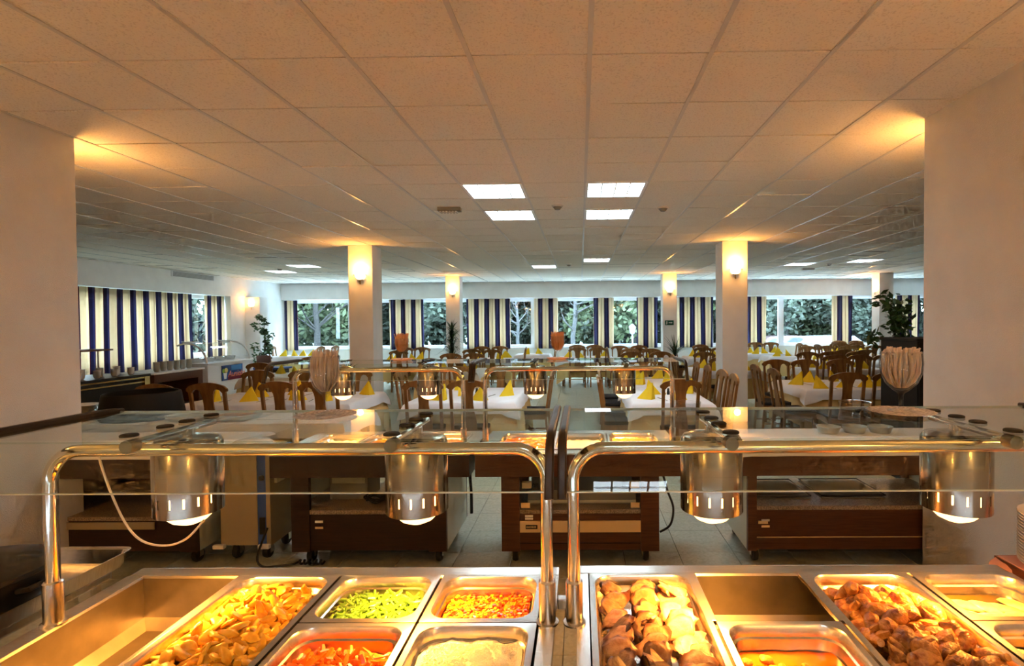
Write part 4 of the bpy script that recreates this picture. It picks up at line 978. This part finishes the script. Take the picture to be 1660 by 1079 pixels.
def drum():
    m = MB().tube([(-.05, 0, 0), (-.038, 0, .002), (-.015, .002, .004), (.012, .003, .004), (.03, .002, .002), (.048, 0, 0), (.056, 0, 0)], [.004, .02, .027, .022, .012, .0065, .008], 10)
    for i, q in enumerate(m.v):
        v = Vector(q); d = 1 + .12 * mnoise.noise(v * 60); m.v[i] = (v.x, v.y * d, v.z * d)
    return m
cks = [drum().mesh('chicken_piece', 'chick', True), blob(.034, .026, .018, .55, 51, 2, 2.2).mesh('chicken_piece', 'chick', True), blob(.026, .023, .018, .6, 52, 2, 2.4).mesh('chicken_piece', 'chick', True), drum().mesh('chicken_piece', 'chick', True), blob(.038, .016, .012, .6, 54, 2, 2.2).mesh('chicken_piece', 'chick', True)]
f_ = mound(.845, 1.37, .18, .32, .03)
scatter(cks, 'chicken_piece', 'browned roast chicken piece in the long pan', 'chicken piece', 'roast chicken pieces', 64, .735, .975, 1.16, 1.61, lambda x, y: ZR - .046 + f_(x, y) * .5, .35)
scatter(cks[::-1], 'chicken_piece', 'browned roast chicken piece in the long pan', 'chicken piece', 'roast chicken pieces', 52, .745, .955, 1.16, 1.58, lambda x, y: ZR - .022 + f_(x, y) * .6, .5)
fm = [blob(.048, .022, .009, .25, 60 + k).mesh('fish_piece', 'fish', True) for k in range(3)]
for nm, y0, y1 in (('rear', 1.438, 1.632), ('front', 1.165, 1.362)):
    o = sheet(1.064, 1.311, y0, y1, ZR - .052, lambda x, y: 0, 'oil', 8).build('cooking_oil', 'oil', None, True); tag(o, 'dark golden oil in the %s fish pan' % nm, 'oil', None, 'stuff')
for k, (x, y, a) in enumerate(((1.125, 1.555, -.3), (1.18, 1.545, -.45), (1.225, 1.53, -.6), (1.275, 1.55, -.8), (1.10, 1.50, -.2), (1.16, 1.49, -.1), (1.24, 1.49, -.3), (1.082, 1.57, -1.0))):
    o = link('fish_piece', fm[k % 3], None, (x, y, ZR - .044), (.1, .1, a)); tag(o, 'pale fish piece lying in the rear oil pan', 'fish piece', 'fish pieces in the rear pan')
for k, (x, y, a) in enumerate(((1.085, 1.325, -.6), (1.15, 1.285, .2), (1.215, 1.30, .1), (1.27, 1.27, .4), (1.12, 1.22, -.3))):
    o = link('fish_piece', fm[k % 3], None, (x, y, ZR - .044), (.1, -.1, a)); tag(o, 'pale fish piece lying in the front oil pan', 'fish piece', 'fish pieces in the front pan')

# things on the near glass shelves
def goblet(x, y, z, s, label, content, seed, n=60, hh=.05):
    t = thing('wine_goblet', label, 'goblet', (x, y, z)); t.scale = (s, s, s)
    MB().lathe([(0, 0), (.036, .001), (.036, .004), (.012, .009), (.0065, .018), (.006, .045), (.009, .055), (.022, .064), (.042, .085), (.055, .115), (.058, .145), (.054, .178), (.0525, .178), (.056, .145), (.053, .116), (.040, .087), (.020, .067), (0, .062)], 32).build('glass', 'clear', t, True)
    rnd = random.Random(seed); m = MB(); bowl = ((.072, .016), (.090, .036), (.116, .048), (.145, .0505), (.172, .049))
    for k in range(n * 2):
        a = rnd.uniform(0, 2 * PI); f = math.sqrt(rnd.uniform(.05, 1)) * .97; tw = rnd.gauss(0, .35); pts = [(f * r_ * math.cos(a + tw * i / 4), f * r_ * math.sin(a + tw * i / 4), z_) for i, (z_, r_) in enumerate(bowl)]
        e = rnd.uniform(0, hh); pts.append((pts[-1][0] * (1 + rnd.uniform(-.2, .25)), pts[-1][1] * (1 + rnd.uniform(-.2, .25)), .172 + e)); m.tube(pts, [.0016, .0026, .0034, .0036, .0034, .003], 5)
    o = m.build('wrapped_sticks', content, t); o['kind'] = 'stuff'
    return t
def doily(x, y, z, r, label):
    m = MB(); n = 48
    ring = lambda rr, zz, sc=0: [((rr + sc * (.004 if k % 2 else 0)) * math.cos(2 * PI * k / n), (rr + sc * (.004 if k % 2 else 0)) * math.sin(2 * PI * k / n), zz) for k in range(n)]
    m.v = ring(r, .0065, 1) + ring(r * .72, .0015) + [(0, 0, .0015)] + ring(r, .0075, 1) + ring(r * .72, .0035) + [(0, 0, .0035)]
    for o_ in (0, 2 * n + 1):
        m.f += [(o_ + k, o_ + (k + 1) % n, o_ + n + (k + 1) % n, o_ + n + k) for k in range(n)] + [(o_ + n + k, o_ + n + (k + 1) % n, o_ + 2 * n) for k in range(n)]
    m.f += [(k, (k + 1) % n, 2 * n + 1 + (k + 1) % n, 2 * n + 1 + k) for k in range(n)]
    return tag(m.build('lace_doily', 'doily', None, True, (x, y, z)), label, 'doily')
GT = GZ + .0045
doily(.945, 1.575, GT, .088, 'round lace doily under the goblet on the right glass shelf'); goblet(.945, 1.575, GT + .004, 1.0, 'large glass goblet stuffed with wrapped sticks on the right glass shelf', 'paper', 1, 70, .02)
doily(-.765, 1.575, GT, .085, 'round lace doily under the goblet on the left glass shelf'); goblet(-.765, 1.575, GT + .004, .98, 'tall glass goblet of pale wrapped sticks on the left glass shelf', 'paper', 2, 70, .025).scale = (.78, .78, 1.0)
for x, y, r, lb in ((.84, 1.635, .045, 'clear glass dish beside the goblet on the right glass shelf'), (.335, 1.66, .04, 'small clear glass dish near the back of the right glass shelf')):
    o = MB().lathe([(0, 0), (r * .9, 0), (r, .025), (r - .002, .025), (r * .88, .003), (0, .003)], 28).build('glass_dish', 'clear', None, True, (x, y, GT)); tag(o, lb, 'glass dish')
# left side table with pot in a tray
t = thing('side_table', 'steel side table left of the near counters', 'table', (-1.95, 1.5, 0))
B(-.46, .34, -.6, .28, .815, .845, b=.006).build('top', 'steel', t)
for a in (-.42, .30):
    for b in (-.55, .24): B(a - .02, a + .02, b - .02, b + .02, 0, .815).build('leg', 'steel', t)
m = MB(); a0 = rrect(-.36, .36, -.38, .22, .03); n = len(a0)
rings = [(rrect(-.35, .35, -.37, .21, .03), .0), (a0, .006), (rrect(-.37, .37, -.39, .23, .035), .055), (rrect(-.378, .378, -.398, .238, .035), .057), (rrect(-.366, .366, -.386, .226, .033), .052), (rrect(-.352, .352, -.372, .212, .03), .008), (rrect(-.34, .34, -.36, .2, .03), .004)]
for p, z in rings: m.v += [(x, y, z) for x, y in p]
for k in range(6): m.f += [(k * n + i, k * n + (i + 1) % n, (k + 1) * n + (i + 1) % n, (k + 1) * n + i) for i in range(n)]
m.f += [tuple(range(n)), tuple(6 * n + i for i in range(n))]
o = m.build('deep_tray', 'steel', None, True, (-1.95, 1.60, .846)); tag(o, 'shallow steel tray holding the black pot on the left', 'tray')
t = thing('cooking_pot', 'round black lidded pot in the steel tray on the left', 'pot', (-1.815, 1.515, .852))
MB().lathe([(0, 0), (.16, 0), (.19, .02), (.20, .09), (.203, .10), (.195, .10), (.185, .03), (0, .01)], 40).build('body', 'black', t, True)
MB().lathe([(.202, .10), (.20, .112), (.15, .128), (.05, .138), (0, .14), ], 40).build('lid', 'black', t, True)
MB().tube([(-.045, -.06, .133), (-.04, -.06, .158), (.04, -.06, .158), (.045, -.06, .133)], .009, 8).build('lid_handle', 'bracket', t, True)
for a in (-1, 1): MB().tube([(a * .195, -.03, .07), (a * .225, -.025, .075), (a * .225, .025, .075), (a * .195, .03, .07)], .008, 8).build('side_handle', 'black', t, True)
# right side table with pink cloth and plates
t = thing('side_table', 'wooden side table under the pink cloth on the right', 'table', (1.80, 1.45, 0))
B(-.42, .42, -.4, .33, .86, .89).build('top', 'mahog', t)
for a in (-.38, .38):
    for b in (-.36, .29): B(a - .025, a + .025, b - .025, b + .025, 0, .86).build('leg', 'mahog', t)
o = cloth(1.385, 2.225, 1.04, 1.77, .893, .16, .006, .004, 99, .2).build('tablecloth', 'pinkcloth', None, True); tag(o, 'pink cloth over the right side table under the plates', 'tablecloth')
PLN = MB().lathe([(0, 0), (.075, 0), (.125, .012), (.127, .016), (.075, .006), (0, .006)], 36).mesh('dinner_plate', 'porcelain', True)
for k in range(17):
    o = link('dinner_plate', PLN, None, (1.515, 1.655, .896 + k * .0096)); tag(o, 'cream plate in the tall stack on the pink cloth', 'plate', 'plates stacked on the pink cloth')

# ------------------------------------------------------------------ middle row of trolleys
MT = .80
def caster(t, x, y):
    c = MB().lathe([(0, -.018), (.045, -.018), (.05, 0), (.045, .018), (0, .018)], 16).xf(Matrix.Translation((x, y, .05)) @ Matrix.Rotation(R(90), 4, 'Y')).build('caster', 'rubber', t, True)
    m = MB(); m.box(x - .028, x - .021, y - .02, y + .02, .04, .105); m.box(x + .021, x + .028, y - .02, y + .02, .04, .105); m.box(x - .028, x + .028, y - .025, y + .025, .105, .113); m.build('caster_fork', 'steel', c)
def mid_trolley(xt0, xt1, xb0, xb1, label, wood, cream=False, leg=.125, top='steel', zshelf=.40, guard_x=None, posts=None):
    t = thing('buffet_trolley', label, 'buffet trolley', (0, 0, 0), 0, 'buffet trolleys in the middle row')
    y0, y1 = 3.56, 4.30; yb0, yb1 = 3.60, 4.27
    m = MB(); m.box(xt0, xt1, y0, y0 + .03, .64, MT - .012); m.box(xt0, xt1, y1 - .03, y1, .64, MT - .012); m.box(xt0, xt0 + .03, y0 + .03, y1 - .03, .64, MT - .012); m.box(xt1 - .03, xt1, y0 + .03, y1 - .03, .64, MT - .012); m.build('apron', wood, t)
    if top == 'steel':
        m = MB(); a, b, c, d = xt0 + .10, xt1 - .10, y0 + .09, y1 - .09
        m.box(xt0 - .005, xt1 + .005, y0 - .005, c, MT - .012, MT, b=.003); m.box(xt0 - .005, xt1 + .005, d, y1 + .005, MT - .012, MT, b=.003); m.box(xt0 - .005, a, c, d, MT - .012, MT); m.box(b, xt1 + .005, c, d, MT - .012, MT); m.build('steel_top', 'steel', t)
        B(a, b, c, d, MT - .14, MT - .13).build('well_floor', 'steel', t)
    else:
        B(xt0 - .005, xt1 + .005, y0 - .005, y1 + .005, MT - .012, MT, b=.003).build('top_board', wood, t)
    for a in (xb0, xb1 - leg): B(a, a + leg, yb0, yb0 + .03, .115, .64).build('front_post', wood, t); B(a, a + leg, yb1 - .03, yb1, .115, .64).build('rear_post', wood, t)
    B(xb0 - .001, xb0 + .012, yb0 + .03, yb1 - .03, .115, .64).build('side_panel', 'laminate', t); B(xb1 - .012, xb1 + .001, yb0 + .03, yb1 - .03, .115, .64).build('side_panel', 'laminate', t)
    B(xb0 + .012, xb1 - .012, yb0 + .006, yb1 - .03, zshelf - .028, zshelf, b=.003).build('shelf', 'granite', t)
    B(xb0 + leg, xb1 - leg, yb0 + .012, yb0 + .03, .12, zshelf - .028).build('lower_panel', wood, t)
    B(xb0 + .012, xb1 - .012, yb0 + .03, yb1 - .03, .115, .135).build('base_board', wood, t)
    if cream:
        c = B(xb0 + leg, xb1 - leg, yb0 + .002, yb0 + .012, .245, .322).build('cream_strip', 'cream', t)
        q = B(xb0 + leg + .04, xb0 + leg + .12, yb0 - .001, yb0 + .002, .27, .297).build('maker_plate', 'black', c)
        for k in range(7): B(xb0 + leg + .046 + k * .0098, xb0 + leg + .052 + k * .0098, yb0 - .002, yb0 - .001, .277, .290).build('plate_marking', 'cream', t)
        B(xb0 + leg, xb1 - leg, yb0 + .006, yb0 + .012, .165, .170).build('groove_line', 'mahogd', t)
    for k, (zz, mm) in enumerate(((.356, 'plate_l'), (.337, 'plate_l')) if cream else ((.322, 'plate_l'), (.28, 'cream'))):
        B(xb0 + leg + .035, xb0 + leg + .09, yb0 + .008, yb0 + .012, zz - .008, zz + .006).build('small_label', mm, t)
    for x in (xb0 + .08, xb1 - .08):
        for y in (yb0 + .12, yb1 - .1): caster(t, x, y)
    if guard_x: guard(t, guard_x[0], guard_x[1], 3.72, 4.16, 1.395, posts, 3.86, MT, rail_z=1.345)
    return t
M1 = mid_trolley(-2.12, -.76, -2.0, -.93, 'middle row trolley left of centre with dark wood body and two lamps', 'mahogd', guard_x=(-2.21, -.772), posts=(-2.10, -.86))
M2 = mid_trolley(-.72, .68, -.55, .527, 'middle row trolley at centre with a cream strip on its front', 'mahog', cream=True, guard_x=(-.748, .735), posts=(-.70, .665))
M3 = mid_trolley(.98, 2.75, 1.13, 2.62, 'long brown trolley at right of the middle row with cloth top', 'mahog', top='wood', leg=.06, zshelf=.42)
M0 = mid_trolley(-4.4, -2.60, -4.2, -2.66, 'dark trolley at left end of the middle row with cloth top', 'mahogd', top='wood', leg=.12, zshelf=.36)
B(-4.19, -2.67, 4.2, 4.24, .13, .64).build('back_panel', 'mahogd', M0)  # panel added to block light and keep the trolley interior dark
B(-4.05, -2.95, 3.598, 3.603, .275, .325).build('brown_strip', 'beige', M0)
for a in (-.415, .335): B(a, a + .065, 3.66, 3.70, .53, .57).build('socket_block', 'cream', M2); B(a + (.07 if a < 0 else -.045), a + (.11 if a < 0 else -.005), 3.66, 3.69, .535, .56).build('switch', 'black', M2); B(a, a + .06, 3.607, 3.612, .412, .447).build('shelf_tag', 'cream', M2)
for x0, x1, lb in ((-4.4, -2.59, 'white cloth laid over the dark left trolley'), (.965, 2.76, 'white cloth with pink hem on the long right trolley')):
    o = cloth(x0 - .01, x1 + .01, 3.545, 4.315, MT + .004, .028, .004, .003, 61, .1, 30).build('tablecloth', 'whitecloth', None, True); tag(o, lb, 'tablecloth')
YM = (3.765, 3.86, 3.98, 4.08)
G2 = 'heat lamps over the middle trolleys'
for x, lb in ((-1.79, 'copper-toned heat lamp, leftmost in the middle row'), (-1.143, 'copper-toned heat lamp, second from left in the middle row'), (-.34, 'copper-toned heat lamp, third from left in the middle row'), (.324, 'copper-toned heat lamp, rightmost in the middle row')):
    heat_lamp(x, 3.97, 1.15, 1.391, YM, lb, G2, HEAT_W * .3)
def midfood(x0, x1, m, label, flabel, lvl=.03):
    pan(x0, x1, 3.66, 4.19, MT + .004, .065, label, 'steel food pans in the middle trolleys')
    f = lambda x, y: .012 * mnoise.noise(Vector((x * 30, y * 30, 1))) + .006 * mnoise.noise(Vector((x * 80, y * 80, 1)))
    o = sheet(x0 + .036, x1 - .036, 3.70, 4.15, MT - lvl, f, m, 30).build('dish_filling', m, None, True); tag(o, flabel, 'food', None, 'stuff')
midfood(-2.02, -1.655, 'rice', 'pan of pale food at left in the left middle trolley', 'pale food in the left pan of the left middle trolley', .04)
midfood(-1.648, -1.245, 'yellowfood', 'pan of yellow food at centre in the left middle trolley', 'yellow food in the central pan of the left middle trolley')
midfood(-1.238, -.86, 'gratin', 'pan of browned food at right in the left middle trolley', 'browned food in the right pan of the left middle trolley')
midfood(-.62, -.205, 'stew', 'pan of orange food at left in the centre trolley', 'orange food in the left pan of the centre trolley', .025)
midfood(-.198, .19, 'rice', 'pan of pale food at middle in the centre trolley', 'pale food in the middle pan of the centre trolley', .045)
midfood(.197, .58, 'yellowfood', 'pan of golden food at right in the centre trolley', 'golden food in the right pan of the centre trolley')
goblet(-1.365, 4.03, 1.400, .95, 'goblet of pale straws on the left middle glass shelf', 'straw', 3, 50, .05)
goblet(-.175, 4.03, 1.400, 1.0, 'goblet of orange straws on the centre middle glass shelf', 'straw', 4, 60, .04)
for x, w in ((-1.365, 'left'), (-.175, 'centre')):
    o = link('saucer', MB().lathe([(.037, 0), (.06, 0), (.085, .012), (.083, .014), (.058, .004), (.037, .004)], 24).mesh('saucer', 'straw', True), None, (x, 4.03, 1.400)); tag(o, 'orange saucer round the goblet foot on the %s middle shelf' % w, 'saucer')
# clutter on shelves
t = thing('control_box', 'grey metal box on the shelf of the left middle trolley', 'box', (-1.70, 3.95, .401)); B(-.14, .14, -.12, .12, 0, .20, b=.008).build('case', 'joint', t); B(-.12, .12, -.125, -.12, .12, .18).build('front_plate', 'laminate', t)
m = MB()
for k in range(3): m.tube([(-1.46 + (.085 + .01 * k) * math.cos(a), 3.78 + .06 * math.sin(a), .41 + .012 * k + .02 * math.sin(a * 2) ** 2) for a in [2 * PI * i / 24 for i in range(24)]], .006, 6, True)
o = m.build('coiled_cable', 'cable'); tag(o, 'black coiled cable on the left middle trolley shelf', 'cable')
t = thing('warming_unit', 'grey appliance on the shelf of the centre trolley', 'appliance', (0, 3.93, .401)); B(-.38, .38, -.22, .22, 0, .10, b=.006).build('case', 'joint', t); B(-.38, .38, -.222, -.218, .012, .03).build('trim_line', 'laminate', t)
for k, (x0, x1, y) in enumerate(((1.2, 1.62, 3.95), (1.7, 2.15, 3.96))):
    t = thing('baking_tray', 'black edged tray on the long right trolley shelf, %s' % ('left one' if k == 0 else 'right one'), 'tray', ((x0 + x1) / 2, y, .421)); w = (x1 - x0) / 2
    B(-w, w, -.2, .2, 0, .006).build('base', 'joint', t); m = MB(); m.tube([(-w, -.2, .02), (w, -.2, .02), (w, .2, .02), (-w, .2, .02)], .005, 6, True); m.build('rim', 'black', t)
B(1.2, 1.265, 3.598, 3.603, .30, .32).build('small_label', 'cream', M3); B(1.19, 2.56, 3.600, 3.606, .205, .210).build('groove_line', 'cream', M3)
for k in range(3):
    o = MB().lathe([(0, 0), (.07, 0), (.09, .05), (.088, .05), (.066, .006), (0, .006)], 20).build('grey_bowl', 'cup', None, True, (1.93 + k * .2, 4.15, MT + .006)); tag(o, 'grey bowl on the long right trolley cloth, %s' % ['left', 'middle', 'right'][k], 'bowl')
# plate warmer
t = thing('plate_warmer', 'beige and blue plate warmer on casters between the dark trolleys', 'plate warmer', (-2.39, 3.9, 0))
B(-.17, .095, -.2, .2, .12, .77, b=.006).build('body', 'beige', t); B(.095, .175, -.198, .2, .12, .765, b=.004).build('control_panel', 'blue', t); B(.16, .19, -.204, .2, .12, .77).build('corner_trim', 'beige', t)
MB().lathe([(0, -.012), (.018, -.012), (.02, .0), (0, .0)], 14).xf(Matrix.Translation((.13, -.198, .60)) @ Matrix.Rotation(R(-90), 4, 'X')).build('knob', 'black', t); B(.11, .15, -.206, -.198, .20, .32, b=.006).build('socket', 'black', t)
for a in (-.18, .14):
    B(a - .03, a + .05, -.235, -.2, .105, .135, b=.01).build('bumper', 'plate_l', t)
B(.19, .21, -.15, -.05, .55, .60).build('side_box', 'plate_l', t)
for x in (-.10, .12):
    for y in (-.12, .12): caster(t, x, y)
o = MB().lathe([(.16, 0), (.155, .02), (.12, .05), (.05, .068), (0, .07)], 28).build('dish_cover', 'porcelain', None, True, (-2.45, 3.9, .771)); tag(o, 'white domed dish cover on the plate warmer', 'dish cover')
rnd = random.Random(2)
pts = [(-2.22, 3.69, .25), (-2.24, 3.60, .08), (-2.2, 3.60, .014), (-2.1, 3.62, .012), (-2.02, 3.64, .012)] + [(-1.98 + i * .006, 3.655 + .016 * math.cos(i * 1.3), .022 + .012 * math.sin(i * 1.3)) for i in range(30)]
o = MB().tube(smooth(pts, 4), .0075, 6).build('coiled_cable', 'cable', None, True); tag(o, 'black spiral cable trailing over the floor by the plate warmer', 'cable')
o = MB().tube(smooth([(.56, 3.72, .66), (.60, 3.70, .5), (.64, 3.70, .38), (.62, 3.70, .26), (.55, 3.72, .2)]), .008, 8).build('cable', 'cable', None, True); tag(o, 'dark cable hanging at the right side of the centre trolley', 'cable')
o = MB().tube([(-.90, 4.2, .66), (-.88, 4.15, .5), (-.86, 4.1, .35), (-.86, 4.1, .2)], .012, 8).build('cable', 'cable', None, True); tag(o, 'dark hose hanging at the right side of the left middle trolley', 'cable')
# serving table behind the left trolleys
t = thing('serving_table', 'long serving table behind the left middle trolleys', 'table', (-3.35, 4.72, 0))
B(-1.35, 1.35, -.32, .32, .82, .85).build('top', 'mahog', t)
for a in (-1.3, 1.3):
    for b in (-.27, .27): B(a - .03, a + .03, b - .03, b + .03, 0, .82).build('leg', 'mahog', t)
o = cloth(-4.71, -1.99, 4.39, 5.05, .854, .12, .01, .006, 71, .3, 30).build('tablecloth', 'whitecloth', None, True); tag(o, 'white cloth on the long serving table behind the left trolleys', 'tablecloth')
o = MB().lathe([(0, 0), (.30, 0), (.315, .03), (.285, .225), (.27, .235), (.262, .23), (.285, .06), (0, .03)], 40).build('serving_tub', 'cabinet', None, True, (-3.95, 4.72, .856)); tag(o, 'round black tub on the serving table at the left', 'tub')
for k in range(11):
    o = link('dinner_plate', PLM, None, (-4.40, 4.62, .856 + k * .0115)); tag(o, 'pale plate in the stack left of the round black tub', 'plate', 'plates stacked by the black tub')
pan(-3.60, -3.24, 4.45, 4.78, .905, .05, 'empty dark pan on the serving table beside the black tub', 'pans on the serving table'); pan(-3.22, -2.84, 4.45, 4.78, .905, .05, 'pan of browned gratin on the serving table', 'pans on the serving table')
o = sheet(-3.19, -2.87, 4.48, 4.75, .895, lambda x, y: .008 * mnoise.noise(Vector((x * 40, y * 40, 0))), 'gratin', 20).build('gratin', 'gratin', None, True); tag(o, 'browned gratin filling the pan on the serving table', 'food', None, 'stuff')
